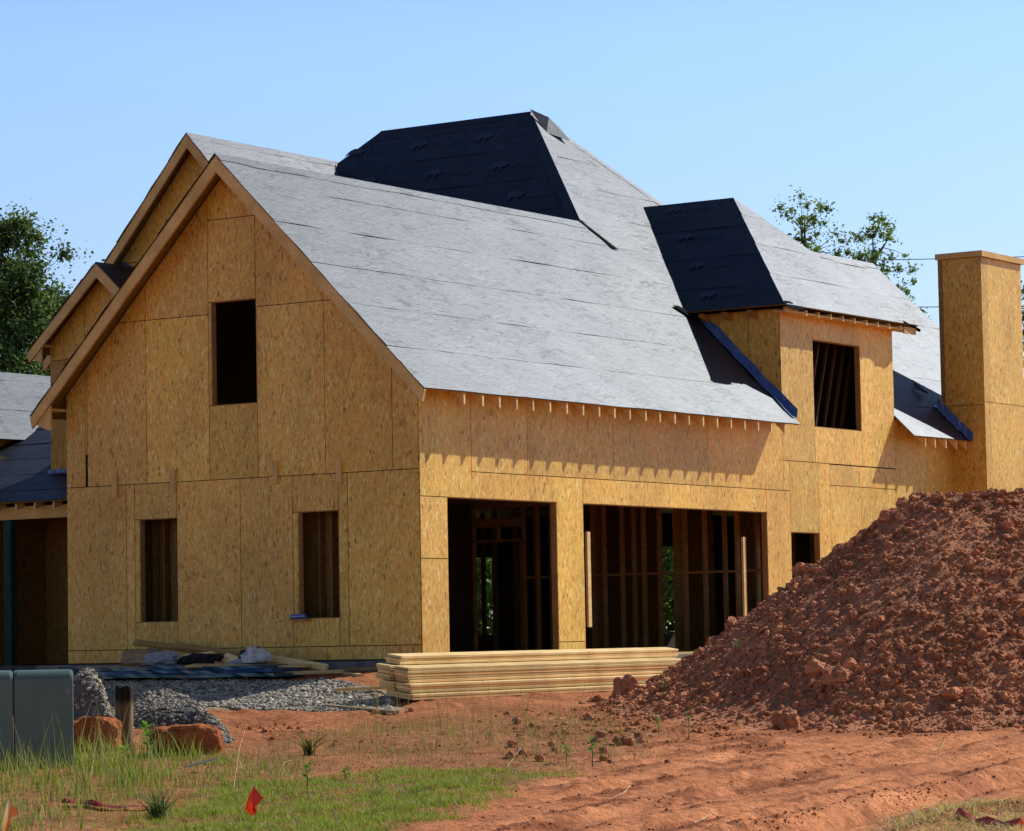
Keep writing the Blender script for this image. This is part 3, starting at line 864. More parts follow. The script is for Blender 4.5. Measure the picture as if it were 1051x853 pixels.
# chimney ------------------------------------------------------------------
cx0, cx1, cy0, cy1, cz = 17.4, 19.2, -.69, .17, 7.30
mb = MB()
g = .006
for a, b, z0, z1, k in ((cx0, cx0+.25, 0, 4.55, .86), (cx0, cx0+.25, 4.55, cz, .84), (cx0+.25, cx1, 0, 4.55, 1.02), (cx0+.25, cx1, 4.55, cz, 1.06)):
    mb.prism([(a+g*.5, cy0, z0+g), (b-g*.5, cy0, z0+g), (b-g*.5, cy0, z1-g), (a+g*.5, cy0, z1-g)], (0, .012, 0), (k, k*.97, k*.93))
for z0, z1, k in ((0, 4.5, .92), (4.5, cz, .97)):
    for x, o in ((cx0, .012), (cx1, -.012)):
        mb.prism([(x, cy0+.013, z0+g), (x, cy1, z0+g), (x, cy1, z1-g), (x, cy0+.013, z1-g)], (o, 0, 0), (k,)*3)
mb.prism([(cx0+.02, cy1, 4.0), (cx1-.02, cy1, 4.0), (cx1-.02, cy1, cz), (cx0+.02, cy1, cz)], (0, -.012, 0))
mb.box(cx0+.014, cy0+.014, 0, cx1-.014, cy1-.014, cz-.02, (.15, .15, .13))
CH = mb.build('chimney', M_OSB, HOUSE, label='square board clad chimney chase')
mb = MB(); mb.box(cx0-.06, cy0-.06, cz+.002, cx1+.06, cy1+.06, cz+.11, (1.0, .95, .9)); mb.build('chimney_cap', M_RAKE, CH)
mb = MB(); mb.box(cx0-.012, cy1-.06, 4.4, cx0-.002, cy1+.03, cz, (.42, .42, .5)); mb.build('corner_strip', M_OSB, CH)
flashing((17.385, .28, zP(.28)+.03), (17.385, -.42, zP(-.42)+.03), (-.05, -.1, 1.0), (-1, 0, .06), CH, .15)
flap([(17.3, .42, 4.75), (17.1, .35, 4.78), (17.05, .6, 4.86), (17.3, .75, 5.05)], CH)

# porch at the left --------------------------------------------------------
PS = .41
PX = 5.3
pz = lambda x: 2.87+PS*(x-PX)
_k = ray(25, 452); _t = (2.87-PS*PX+PS*CAM[0]-CAM[2])/(_k[2]-PS*_k[0])
WE = CAM+_k*_t                       # where the porch roof meets the wing eave
felt_roof('porch_roof', [[(PX, 9, pz(PX)), (6.645, 9, pz(6.645)), (6.645, 24, pz(6.645)), (PX, 24, pz(PX))], [(6.645, 13.06, pz(6.645)), (WE[0]+1.5, 13.06, pz(WE[0]+1.5)), (WE[0]+1.5, 24, pz(WE[0]+1.5)), (6.645, 24, pz(6.645))]], phase=.3, label='low dark porch roof at the left')
mb = MB(); mb.box(PX+.25, 8.9, 2.57, PX+.37, 24, 2.80); mb.build('porch_beam', M_RAKE, HOUSE)
for y in np.arange(11.8, 19, .45):
    mb = MB(); mb.prism([(PX+.03, y-.02, pz(PX)-.03), (PX+.03, y-.02, pz(PX)-.15), (PX+.245, y-.02, pz(PX)-.08), (PX+.245, y-.02, pz(PX)+.03)], (0, .04, 0), (1.05,)*3); mb.build('rafter_tail', M_PALE, HOUSE)
for y in (9.2, 13.02, 18.0):
    mb = MB(); mb.box(PX+.23, y, -.18, PX+.39, y+.18, 2.565, (.5, 1.3, 1.4)); mb.build('porch_post', M_DARK, HOUSE)
mb = MB(); mb.box(PX-.1, 6.72, -.19, 9.5, 24, -.06, (.5, .5, .5)); mb.build('porch_floor', M_CONC, HOUSE)
mb = MB(); mb.box(7.1, 8.9, -.05, 7.15, 24, 3.3, (.30, .26, .22)); mb.box(PX+.4, 8.9, 2.60, 7.08, 24, 2.63, (.3, .26, .22)); mb.box(PX+.3, 13.6, -.05, 7.08, 13.65, 2.58, (.3, .26, .22)); mb.build('porch_shade_lining', M_OSB, HOUSE)  # tone darkened and end wall added to stand in for porch shade
flashing((6.63, 13.1, pz(6.63)+.035), (6.63, 12.3, pz(6.63)+.035), (0, 0, 1.0), (-1, 0, -.3), HOUSE, .06)
# left wing roof, sunlit, behind the porch
wz = lambda y: WE[2]+.992*(y-WE[1])
_n = np.array([0, -.992, 1]); _k = ray(25, 384); _t = (WE[2]-.992*WE[1]-_n@CAM)/(_n@_k); WR = CAM+_k*_t
felt_roof('roof', [[(2, WE[1], wz(WE[1])), (15, WE[1], wz(WE[1])), (15, WR[1], WR[2]), (2, WR[1], WR[2])]], label='pale sunlit roof slope of the left wing', deck=False)
felt_roof('roof', [[(2, WR[1], WR[2]), (15, WR[1], WR[2]), (15, 2*WR[1]-WE[1], WE[2]), (2, 2*WR[1]-WE[1], WE[2])]], label='rear roof slope of the left wing', deck=False)
wall('wall', [(2.4, -.1, 8, WE[2]+.2), (8, -.1, 14.8, WE[2]+.2)], lambda u, v, w: (u, WE[1]+.35+w, v), (0, -1, 0), label='long wall of the left wing')
# blue film standing up between the two rear gables
flashing((7.36, 11.85, 7.15), (7.36, 10.6, 6.45), (0, .1, 1.0), (-1, 0, .2), HOUSE, .22, 6)

# printed marks on the felt: an animal shape with a word beside it
def logo_poly():
    # simple running horned animal silhouette, unit width
    return [(0, .05), (.04, .3), (.15, .5), (.32, .6), (.5, .58), (.66, .62), (.78, .5), (.9, .42), (1.0, .5), (.97, .3), (.86, .2), (.74, .2), (.7, 0), (.62, 0), (.6, .2), (.38, .2), (.3, 0), (.2, 0), (.2, .22), (.1, .15)]
_fc = bpy.data.curves.new('word', 'FONT'); _fc.body = 'Rhino'; _fc.size = 1.0; _fc.shear = .25
_fo = bpy.data.objects.new('word', _fc)
COL.objects.link(_fo)
_dg = bpy.context.evaluated_depsgraph_get()
_tm = bpy.data.meshes.new_from_object(_fo.evaluated_get(_dg))
WV = np.array([v.co[:2] for v in _tm.vertices]); WF = [tuple(p.vertices) for p in _tm.polygons]
bpy.data.objects.remove(_fo); bpy.data.curves.remove(_fc); bpy.data.meshes.remove(_tm)
def logos(roof_ob, info, su=1.15, sv=.93, size=.36, flip=1, seed=1):
    o, u, v, n, v0, v1, u0, u1, Ps = info
    lp = logo_poly()
    nv = int((v1-v0)/sv)+1
    for i in range(nv):
        for j in range(int((u1-u0)/su)+2):
            cu = u0+(j+.5*(i % 2))*su; cv = v0+(i+.35)*sv
            ok = False
            for p in Ps:
                if all(len(clip([(a, b), (a+.01, b), (a, b+.01)], *h)) == 3 for h in poly_halves(p) for a, b in ((cu, cv), (cu+flip*size*2.9, cv+size*.6))): ok = True
            if not ok: continue
            lift = .028
            P3 = lambda a, b: o+u*(cu+flip*a)+v*(cv+b)+n*lift
            mb = MB()
            mb.add([P3(a*size, b*size) for a, b in lp], [tuple(range(len(lp)))])
            mb.add([P3(size*1.1+a*size*.62, b*size*.62+.02) for a, b in WV], WF)
            mb.build('printed_mark', M_LOGO, roof_ob)
def poly_halves(p):
    n = len(p); out = []
    area = sum(p[i][0]*p[(i+1) % n][1]-p[(i+1) % n][0]*p[i][1] for i in range(n))
    s = 1 if area > 0 else -1
    for i in range(n):
        a, b = p[i], p[(i+1) % n]
        ex, ey = b[0]-a[0], b[1]-a[1]
        nx, ny = s*ey, -s*ex
        out.append((nx, ny, nx*a[0]+ny*a[1]))
    return out
logos(HIPL, HL, 1.5, .93, .42, 1, 1)
logos(DRL, DL, 1.25, .93, .36, 1, 2)

# ------------------------------------------------------------------ dirt pile
PC_D, PL0 = 41.4, 5.8
def pile_h(d, l):
    dd = d-PC_D
    dl = np.where(l < PL0, l-PL0, np.where(l > 8.5, l-8.5, 0))
    r = np.hypot(dd*.86, dl)
    h = 3.22-.735*np.sqrt(r*r+.30)
    h = np.minimum(h, 2.74+.22*(h-2.74))
    return .16*np.log1p(np.exp(np.clip(h/.16, -40, 40)))-.025
def pile_z(x, y):
    d, l = to_dl(np.stack([x, y], -1))
    h = pile_h(d, l)
    k = np.clip(h/.35, .15, 1)
    h = h+k*(.10*n2(x, y, 1.7, 70)+.055*n2(x, y, .5, 71)+.04*n2(x, y, .2, 72)+.026*n2(x, y, .085, 73))
    return h
def build_pile():
    dd = np.arange(34.6, 46.5, .05); ll = np.arange(.2, 13.4, .035)
    D, L = np.meshgrid(dd, ll, indexing='ij')
    x, y = from_dl(D.ravel(), L.ravel())
    h = pile_z(x, y)
    zb = zbase(x, y)
    z = zb+h
    keep = (h > -.03).reshape(D.shape)
    n, m = D.shape
    i = np.arange(n*m).reshape(n, m)
    k = keep[:-1, :-1] & keep[:-1, 1:] & keep[1:, 1:] & keep[1:, :-1]
    F = np.stack([i[:-1, :-1], i[:-1, 1:], i[1:, 1:], i[1:, :-1]], -1)[k][:, ::-1]
    V = np.stack([x, y, z], 1)
    used = np.unique(F); mp = np.full(len(V), -1); mp[used] = np.arange(len(used))
    V = V[used]; F = mp[F]
    tone = 1+.22*n2(V[:, 0], V[:, 1], .7, 80)+.25*n2(V[:, 0], V[:, 1], .15, 81)
    T = np.stack([tone, tone, tone], 1)
    rg = np.random.default_rng(5)
    # clumps lying on and in the slope
    nC = 60000
    d = rg.uniform(35.2, 44.5, nC); l = np.where(rg.random(nC) < .72, rg.uniform(.6, 7.5, nC), rg.uniform(7.5, 13.0, nC))
    px, py = from_dl(d, l)
    hh = pile_z(px, py)
    s = .0095*(1-rg.random(nC))**(-.5)
    s = np.minimum(s*1.12, .085)*np.where(rg.random(nC) < .978, 1, rg.uniform(1.2, 2.1, nC))
    s *= 1-.35*sstep(-.05, .3, n2(px, py, .9, 85))       # tongues of finer soil that have slid down
    ok = hh > -.01+.12*rg.random(nC)**2
    pos = np.stack([px, py, zbase(px, py)+hh+s*.15], 1)[ok]; s = s[ok]
    tn = rg.uniform(.75, 1.3, len(s))
    tc = np.stack([tn, tn*rg.uniform(.96, 1.04, len(s)), tn*rg.uniform(.94, 1.06, len(s))], 1)
    big = s > .06
    t1 = lumps(1, 8, .6, 1.8, 11, .4); t2 = lumps(2, 10, .6, 2.2, 12, .5)
    v1, f1, c1 = scatter(t1, pos[~big], s[~big], tc[~big], rg)
    v2, f2, c2 = scatter(t2, pos[big], s[big], tc[big], rg)
    FF = [tuple(a) for a in F.tolist()]+[tuple(a) for a in (f1+len(V)).tolist()]+[tuple(a) for a in (f2+len(V)+len(v1)).tolist()]
    o = link_mesh('dirt_pile', np.concatenate([V, v1, v2]), FF, M_PILE, None, np.concatenate([T, c1, c2]), False)
    tag(o, 'large heap of dug red brown earth in front of the house', 'dirt pile')
build_pile()

# loose clods ------------------------------------------------------------
CT = lumps(3, 6, .42, 1.7, 33, .42)
def clod(px, py, wpx, label, group=None, k=0, tone=1.0, hq=.8, on_pile=False):
    p = gp(px, py, False)
    if on_pile:
        for t in np.arange(20, 60, .03):
            q = CAM+ray(px, py)*t
            if q[2] <= zbase(q[0], q[1])+max(0, float(pile_z(q[:1], q[1:2])[0])): p = q; break
    d = (p-CAM)@HF
    r = wpx/2*d/F_PX
    V, F = CT[k % len(CT)]
    a = 1.3*k
    c, s = math.cos(a), math.sin(a)
    W = (V@np.array([[c, s, 0], [-s, c, 0], [0, 0, 1]]))*np.array([1, 1, hq])*r
    z0 = p[2] if on_pile else zg(p[0], p[1])
    o = link_mesh('dirt_clod', W, F.tolist(), M_PILE, None, np.full((len(W), 3), tone), False)
    o.location = (p[0], p[1], z0+r*hq*.55)
    tag(o, label, 'clod', group)
clod(645, 719, 34, 'big rounded clay clod at the left toe of the dirt pile beside the lumber', k=0, tone=1.05, hq=.95)
clod(806, 747, 34, 'largest broken clay lump at the front foot of the dirt pile', k=1, tone=1.05, hq=.8)
clod(823, 742, 22, 'smaller pale clod touching the largest clay lump', k=2, tone=1.3, hq=.9)
clod(858, 702, 30, 'big rounded boulder of clay halfway down the pile face', k=3, tone=1.15, on_pile=True)
clod(838, 690, 24, 'pale lump just left of the big clay boulder on the pile', k=4, tone=1.3, on_pile=True)
clod(976, 716, 24, 'flat orange clod low on the right of the pile face', k=5, tone=1.3, hq=.6, on_pile=True)
clod(768, 727, 20, 'dark clod standing at the foot of the pile left of the largest lump', k=2, tone=.85)
clod(640, 765, 26, 'dark flat clod lying in the rubble left of the pile', k=1, tone=.8, hq=.5)
rg = np.random.default_rng(21)
CG = 'small clay clods strewn over the bare ground'
for i in range(30):
    while True:
        px, py = rg.uniform(520, 1040), rg.uniform(735, 785)
        if py < 735+12*rg.random()**2 or px < 690: break
    clod(px, py, rg.uniform(6, 13), 'small red brown clay clod strewn over bare ground before the pile', CG, int(rg.integers(0, 6)), rg.uniform(.75, 1.15))
def small_clods():
    rg = np.random.default_rng(22)
    d = rg.uniform(25.0, 40.5, 90000); l = rg.uniform(-3.5, 6.6, 90000)
    x, y = from_dl(d, l)
    tr = sstep(-.6, 1.2, l-(d-31)*.18)*(1-sstep(34.5, 36.3, d))
    w = sstep(.0, .35, n2(x, y, .9, 90)+.25*sstep(33, 37, d)-.05)
    c = -x*TRK[1]+y*TRK[0]
    a = x*TRK[0]+y*TRK[1]
    w = np.maximum(w*(1-.97*tr), .7*np.exp(-((c-C_RUT-.25)/.25)**2)*tr*sstep(-.2, .2, n2(a*.4, c, .5, 91)))
    w = np.maximum(w, .42*tr*sstep(.12, .4, n2(a*.25, c, .4, 63)+.5*n2(a*.5, c, .12, 64)))
    w = np.maximum(w, .022)
    w *= 1-.75*(1-sstep(-.8, .6, l))*sstep(34.5, 36.5, d)
    w = np.maximum(w, sstep(.0, .14, pile_h(d, l))*.9)
    w *= 1-.65*sstep(-.3, .3, poly_sd(x, y, G_DRY)); w *= 1-sstep(-.2, .2, poly_sd(x, y, G_LAWN)); w *= 1-sstep(-.2, .2, poly_sd(x, y, G_GRAV))
    ok = rg.random(len(x)) < w*.75
    x, y = x[ok], y[ok]
    nearp = sstep(34.2, 36.8, to_dl(np.stack([x, y], -1))[0])
    s = np.minimum(.0045*(1-rg.random(len(x)))**(-.5), .016+.03*nearp)
    pos = np.stack([x, y, zg(x, y)+s*.3], 1)
    tn = rg.uniform(.78, 1.12, len(x))
    V, F, T = scatter(lumps(1, 8, .5, 1.6, 40, .3), pos, s, np.stack([tn, tn, tn], 1), rg)
    o = link_mesh('soil_crumbs', V, F.tolist(), M_CLAY, None, T)
    tag(o, 'crumbs of red soil scattered over the bare ground', 'soil', kind='stuff')
small_clods()

# ------------------------------------------------------------------ gravel and rubble
def stones(n, region, smin, smax, rg, lift=0.0):
    lo = region.min(0)-.2; hi = region.max(0)+.2
    x = rg.uniform(lo[0], hi[0], n); y = rg.uniform(lo[1], hi[1], n)
    ok = poly_sd(x, y, region)+.18*n2(x, y, .5, 101) > -.02
    x, y = x[ok], y[ok]
    s = rg.uniform(smin, smax, len(x))*rg.uniform(.6, 1.2, len(x))
    z = zg(x, y)+lift+s*.3
    return np.stack([x, y, z], 1), s
def stone_tones(n, rg):
    v = np.clip(rg.normal(.42, .19, n), .07, .95)
    warm = rg.uniform(-.6, 1.6, n)
    return np.stack([v*(1.1+.08*warm), v, v*(.84-.10*warm)], 1)
ST = lumps(1, 8, .35, 1.5, 50, .4)
def gravel():
    rg = np.random.default_rng(31)
    pos, s = stones(46000, G_GRAV, .014, .036, rg)
    V, F, T = scatter(ST, pos, s, stone_tones(len(s), rg), rg, .7)
    tag(link_mesh('gravel', V, F.tolist(), M_STONE, None, T), 'strip of crushed grey stone beside the house', 'gravel', kind='stuff')
gravel()
def heap(name, pts, hmax, label, cat, dark, n, seed, smin=.015, smax=.035, flat=.5):
    poly = ground_poly(pts)
    rg = np.random.default_rng(seed)
    lo = poly.min(0)-.1; hi = poly.max(0)+.1
    xs = np.arange(lo[0], hi[0], .035); ys_ = np.arange(lo[1], hi[1], .035)
    X, Y = np.meshgrid(xs, ys_, indexing='ij')
    x, y = X.ravel(), Y.ravel()
    sd = poly_sd(x, y, poly)+.12*n2(x, y, .4, 110)
    def hz(sd, x, y): return hmax*np.minimum(1, np.maximum(sd, -.1)/flat)**.8 if False else hmax*np.tanh(np.maximum(sd, 0)/flat*1.6)*(1+.35*n2(x, y, .35, 112))+np.minimum(sd, 0)*.4
    z = zbase(x, y)+hz(sd, x, y)+.02*n2(x, y, .1, 111)
    k = (sd > -.12).reshape(X.shape)
    i = np.arange(X.size).reshape(X.shape)
    kk = k[:-1, :-1] & k[1:, :-1] & k[1:, 1:] & k[:-1, 1:]
    F = np.stack([i[:-1, :-1], i[1:, :-1], i[1:, 1:], i[:-1, 1:]], -1)[kk]
    V = np.stack([x, y, z], 1)
    used = np.unique(F); mp = np.full(len(V), -1); mp[used] = np.arange(len(used)); V = V[used]; F = mp[F]
    T = np.full((len(V), 3), .22*dark)*np.array([1, .98, .98])
    px = rg.uniform(lo[0], hi[0], n); py = rg.uniform(lo[1], hi[1], n)
    s2 = poly_sd(px, py, poly)+.12*n2(px, py, .4, 110)
    ok = s2 > -.05
    px, py, s2 = px[ok], py[ok], s2[ok]
    s = rg.uniform(smin, smax, len(px))
    pos = np.stack([px, py, zbase(px, py)+hz(s2, px, py)+s*.3], 1)
    tv = stone_tones(len(s), rg)*dark
    sv, sf, stn = scatter(ST, pos, s, tv, rg, .75)
    o = link_mesh(name, np.concatenate([V, sv]), [tuple(a) for a in F.tolist()]+[tuple(a) for a in (sf+len(V)).tolist()], M_STONE, None, np.concatenate([T, stn]))
    tag(o, label, cat)
heap('gravel_heap', [(128, 735), (150, 722), (190, 724), (215, 735), (240, 760), (228, 764), (190, 748), (140, 748), (112, 745)], .22, 'low dark heap of grey gravel behind the wooden stub post', 'gravel heap', .62, 9000, 61, flat=.3)
heap('rubble_lump', [(70, 738), (112, 738), (114, 728), (70, 728)], .5, 'bluish grey lump of pebbly rubble just right of the green cabinet', 'rubble', .8, 2600, 62, .018, .04, .18)

def block(px0, px1, ytop, ybot, label, seed, tone, depth=.5):
    a = gp((px0+px1)/2, ybot, False); d = (a-CAM)@HF
    w = (px1-px0)*d/F_PX; h = (ybot-ytop)*d/F_PX
    V, F = ico(4)
    V = np.sign(V)*np.abs(V)**.45
    V /= np.abs(V).max(0)
    V = V*np.array([w/2, depth/2, h/2])
    rr = np.random.default_rng(seed).uniform(0, 40, 3)
    nrm = V/np.linalg.norm(V, axis=1)[:, None]
    V = V+nrm*(.10*perlin(V*3.5+rr)+.055*perlin(V*8+rr)+.03*perlin(V*20+rr))[:, None]
    o = link_mesh('clay_block', V, F.tolist(), M_CLAY, None, np.full((len(V), 3), tone)*np.array([1.0, .9, .8]))
    o.location = (a[0]+HF[0]*depth/2, a[1]+HF[1]*depth/2, zg(a[0], a[1])+h*.45)
    o.rotation_euler.z = YAW-math.pi/2
    tag(o, label, 'clay block')
block(74, 119, 735, 772, 'broken orange clay block between the green cabinet and stub post', 3, .95)
block(150, 226, 743, 774, 'wide orange clay block right of the stub post', 4, .85)

# ------------------------------------------------------------------ lumber stack
def board(name, L, w, h, loc, rz, mat_, label, group=None, cat='board', tone=1.0, ry=0.0, rx=0.0):
    mb = MB()
    t = np.array([trnd.uniform(.94, 1.06)*tone, tone, tone*trnd.uniform(.92, 1.04)])
    b = .003
    x0, x1, y0, y1, z0, z1 = -L/2, L/2, -w/2, w/2, -h/2, h/2
    prof = [(y0+b, z0), (y1-b, z0), (y1, z0+b), (y1, z1-b), (y1-b, z1), (y0+b, z1), (y0, z1-b), (y0, z0+b)]
    V = [(x, y, z) for x in (x0, x1) for y, z in prof]
    F = [tuple(range(7, -1, -1)), tuple(range(8, 16))]+[(i, (i+1) % 8, 8+(i+1) % 8, 8+i) for i in range(8)]
    o = link_mesh(name, V, [f[::-1] for f in F], mat_, None, np.broadcast_to(t, (16, 3)))
    me = o.data
    o.location = loc
    o.rotation_euler = (rx, ry, rz)
    tag(o, label, cat, group)
    return o
S0 = gp(419, 725, False)
SG = 'boards in the lumber stack before the garage'
LTH = .0385
TILT = R(8.5)
ordn = ['lowest', 'second', 'third', 'fourth', 'fifth', 'sixth', 'seventh', 'eighth', 'ninth', 'tenth', 'eleventh', 'twelfth', 'topmost']
LS = 7.2
zc = .02
for k in range(13):
    if k in (2, 5, 10): zc += .006
    yo = 0.0 if k < 2 else (.07 if k < 5 else (.15 if k < 10 else .40))
    nw = 2 if k < 10 else 1
    for j in range(nw):
        ly = yo+.118+j*.240+trnd.uniform(-.012, .012); lz = zc+LTH/2
        y = S0[1]+ly*math.cos(TILT)-lz*math.sin(TILT)
        z = S0[2]+.055+ly*math.sin(TILT)+lz*math.cos(TILT)
        x = S0[0]+.12+LS/2+trnd.uniform(-.05, .06)+(0.12 if k >= 10 else 0)+(-.04 if j else 0)
        which = ('front board' if j == 0 else 'back board') if nw == 2 else 'single board'
        nm = {0: 'lowest', 12: 'topmost'}.get(k, ordn[k]+' from bottom')
        board('lumber_board', LS-trnd.uniform(0, .05), .232, LTH-.004, (x, y, z), R(trnd.uniform(-.16, .16)), M_PALE, f'long pine {which} in the {nm} layer of the lumber stack', SG, tone=trnd.choice((.84, .95, 1.02, 1.1, 1.18, 1.25)), rx=TILT+R(trnd.uniform(-.5, .5)))
    zc += LTH+.001
# bearers under the stack
for i, x in enumerate((.5, 3.6, 6.8)):
    board('bearer', .5, .09, .1, (S0[0]+x, S0[1]+.27, S0[2]+.01), R(90), M_FRAME, ['timber bearer under the near left end of the lumber stack', 'timber bearer under the middle of the lumber stack', 'timber bearer under the far end of the lumber stack'][i], 'bearers under the lumber stack', 'bearer')
board('lumber_board', 7.0, .12, .04, (5.0, -.22, -.02), 0, M_PALE, 'single board lying along the garage threshold behind the stack', tone=.75)
# loose boards by the stack and wall
def lay(pxa, pya, pxb, pyb, w, h, label, mat_=None, lift=.02, tone=1.0, za=None, zb=None, da=None, db=None, name='loose_board'):
    a = gp(pxa, pya) if da is None else at_depth(pxa, pya, da)
    b = gp(pxb, pyb) if db is None else at_depth(pxb, pyb, db)
    if da is None: a[2] += lift
    if db is None: b[2] += lift
    L = np.linalg.norm(b-a); d = (b-a)/L
    return board(name, L, w, h, tuple((a+b)/2), math.atan2(d[1], d[0]), mat_ or M_PALE, label, 'loose boards around the house', 'board', tone, ry=-math.asin(d[2]))
lay(345, 713, 393, 711, .09, .045, 'short pale board pointing out left of the lumber stack', lift=.06)
lay(335, 727, 407, 735, .10, .04, 'grey weathered board on the clay left of the lumber stack', M_GREY, .03, 1.6)
lay(330, 690, 370, 695, .09, .04, 'short board on the dirt just below the gable wall corner', tone=.9)
lay(352, 691, 400, 690, .12, .05, 'brown board in the shadow of the wall behind the stack end', M_FRAME, .05, .8)
# debris on the blue green bundle --------------------------------------------
def wall_pt(y, z, x=-.9): return np.array([x, y, z])
def teal_bundle():
    t = empty('panel_bundle', (-1.15, 3.6, -.24))
    tag(t, 'low stack of shiny blue green panels along the gable wall', 'panel stack')
    rr = random.Random(8)
    z = .03
    for k in range(3):
        L = 4.3-rr.uniform(0, .5); w = .75-.07*k+rr.uniform(-.04, .04)
        mb = MB()
        nx = 24
        V, F = [], []
        for i in range(nx+1):
            yy = -L/2+L*i/nx
            sag = .009*math.sin(i*.55+k)
            for xx, zz in ((-w/2, 0), (w/2, 0), (w/2, .05), (-w/2, .05)):
                V.append((xx+rr.uniform(-.012, .012), yy, z+zz+sag))
        for i in range(nx):
            for q in range(4): F.append((4*i+q, 4*i+(q+1) % 4, 4*i+4+(q+1) % 4, 4*i+4+q))
        F += [(3, 2, 1, 0), tuple(4*nx+q for q in range(4))]
        tn = [(1, 1.3, 1), (.9, 1.1, 1.8), (1.2, 1.6, 1.6)][k]
        o = link_mesh('panel', V, [f[::-1] for f in F], M_TEAL, t, np.broadcast_to(np.array(tn), (len(V), 3)))
        o.location.y = rr.uniform(-.15, .15)
        z += .058
teal_bundle()
TB = -.02
def dboard(y0, z0, x0, y1, z1, x1, w, h, label, mt=None, tone=1.0, name='loose_board', grp='loose boards around the house'):
    a = np.array([x0, y0, z0]); b = np.array([x1, y1, z1])
    L = np.linalg.norm(b-a); d = (b-a)/L
    return board(name, L, w, h, tuple((a+b)/2), math.atan2(d[1], d[0]), mt or M_PALE, label, grp, 'board', tone, ry=-math.asin(d[2]))
def dpx(pa, da, pb, db, w, h, label, mt=None, tone=1.0, name='loose_board', roll=0.0):
    a = at_depth(*pa, da); b = at_depth(*pb, db)
    L = np.linalg.norm(b-a); d = (b-a)/L
    return board(name, L, w, h, tuple((a+b)/2), math.atan2(d[1], d[0]), mt or M_PALE, label, 'loose boards around the house', 'board', tone, ry=-math.asin(d[2]), rx=roll)
dpx((138, 659), 46.6, (262, 676), 45.6, .10, .05, 'long weathered board leaning low against the gable wall over the panel stack', M_FRAME, 1.1, roll=.7)
dpx((180, 662), 46.2, (300, 681), 45.0, .11, .05, 'second weathered board leaning along the gable wall beside the first', M_FRAME, 1.05, roll=.6)
dpx((182, 675), 45.6, (219, 671), 45.4, .12, .07, 'short yellow board resting on the panel stack', M_PALE, 1.6)
dpx((262, 674), 45.3, (335, 686), 44.6, .12, .06, 'orange pine plank sliding off the right end of the panel stack', M_PALE, 1.35, roll=.8)
dpx((228, 676), 45.4, (250, 684), 44.9, .22, .03, 'broad orange offcut propped on the panel stack beside the bag', M_PALE, 1.7, roll=.8)
dpx((206, 676), 45.5, (226, 681), 45.1, .08, .04, 'small reddish offcut under the short yellow board', M_FRAME, 1.2)
dpx((150, 668), 46.4, (190, 676), 46.0, .14, .03, 'grey offcut lying behind the cardboard box', M_GREY, 1.4, roll=.6)
dpx((195, 683), 45.0, (318, 683), 44.6, .45, .025, 'thin yellow plywood strip on top of the panel stack', M_PALE, 1.1, 'plywood_strip', roll=.06)
dpx((270, 692), 44.4, (352, 689), 44.2, .1, .05, 'pale board end on the ground right of the panel stack', M_PALE, 1.0)
mb = MB(); mb.tube([(-.09, 2.02, .645), (-.09, 2.28, .64)], .035, 10); o = mb.build('film_roll', M_FLASH)
tag(o, 'small roll of blue film on the sill of the right lower gable window', 'film roll')
mb = MB(); mb.box(-.13, 1.98, .585, -.001, 2.3, .604); mb.build('sill_board', M_FRAME, HOUSE)
def rag(name, loc, size, label, cat, tone, seed, sq=(1, 1, .5)):
    V, F = ico(3)
    o_ = np.random.default_rng(seed).uniform(0, 30, 3)
    V2 = V*np.array(sq)*(1+.55*perlin(V*1.8+o_)+.3*perlin(V*4+o_))[:, None]*size
    V2[:, 2] = np.maximum(V2[:, 2], -.25*size)
    V2[:, 2] += .25*size
    tn = np.asarray(tone, float)
    if tn.ndim == 2: tn = np.where((V[:, 0:1]*.6+V[:, 1:2]+.3*perlin(V*2+o_)[:, None]) > 0, tn[0], tn[1])
    else: tn = np.broadcast_to(tn, (len(V), 3))
    o = link_mesh(name, V2, F.tolist(), M_CLOTH, None, tn)
    o.location = loc
    tag(o, label, cat)
rag('work_bag', tuple(at_depth(262, 680, 45.0)), .2, 'crumpled navy and white work bag on the panel stack', 'bag', [(.03, .035, .07), (.9, .88, .86)], 3, (1, 1.2, .85))
rag('wrapping_film', tuple(at_depth(166, 682, 45.6)), .25, 'crumpled pale wrapping film on the left of the panel stack', 'plastic film', (.5, .5, .55), 5, (.7, 1.4, .45))
rag('dark_jacket', tuple(at_depth(205, 682, 45.4)), .22, 'dark crumpled jacket lying under the short yellow board', 'jacket', (.035, .03, .035), 9, (.8, 1.7, .45))
rag('blue_rag', tuple(at_depth(246, 683, 45.0)), .12, 'small blue and white rag at the right of the work bag', 'rag', (.5, .52, .62), 13, (1, 1.5, .5))
# torn cardboard box
mb = MB()
mb.prism([(-.2, -.14, 0), (.2, -.14, 0), (.2, -.14, .2), (.05, -.14, .27), (-.2, -.14, .18)], (0, .006, 0))
mb.prism([(-.2, .14, 0), (.2, .14, 0), (.2, .14, .22), (-.2, .14, .24)], (0, .006, 0))
mb.prism([(-.2, -.13, 0), (-.2, .135, 0), (-.2, .135, .2), (-.2, -.13, .17)], (.006, 0, 0))
mb.prism([(.2, -.13, 0), (.2, .135, 0), (.2, .135, .2), (.2, -.13, .2)], (-.006, 0, 0))
mb.prism([(-.2, -.15, .2), (.2, -.15, .2), (.24, -.36, .05), (-.16, -.36, .05)], (0, .004, .006), (1.15,)*3)
o = mb.build('cardboard_box', M_CARD); o.location = tuple(at_depth(140, 684, 45.9)); o.rotation_euler.z = R(-55)
tag(o, 'torn open cardboard box against the gable wall left of the boards', 'box')
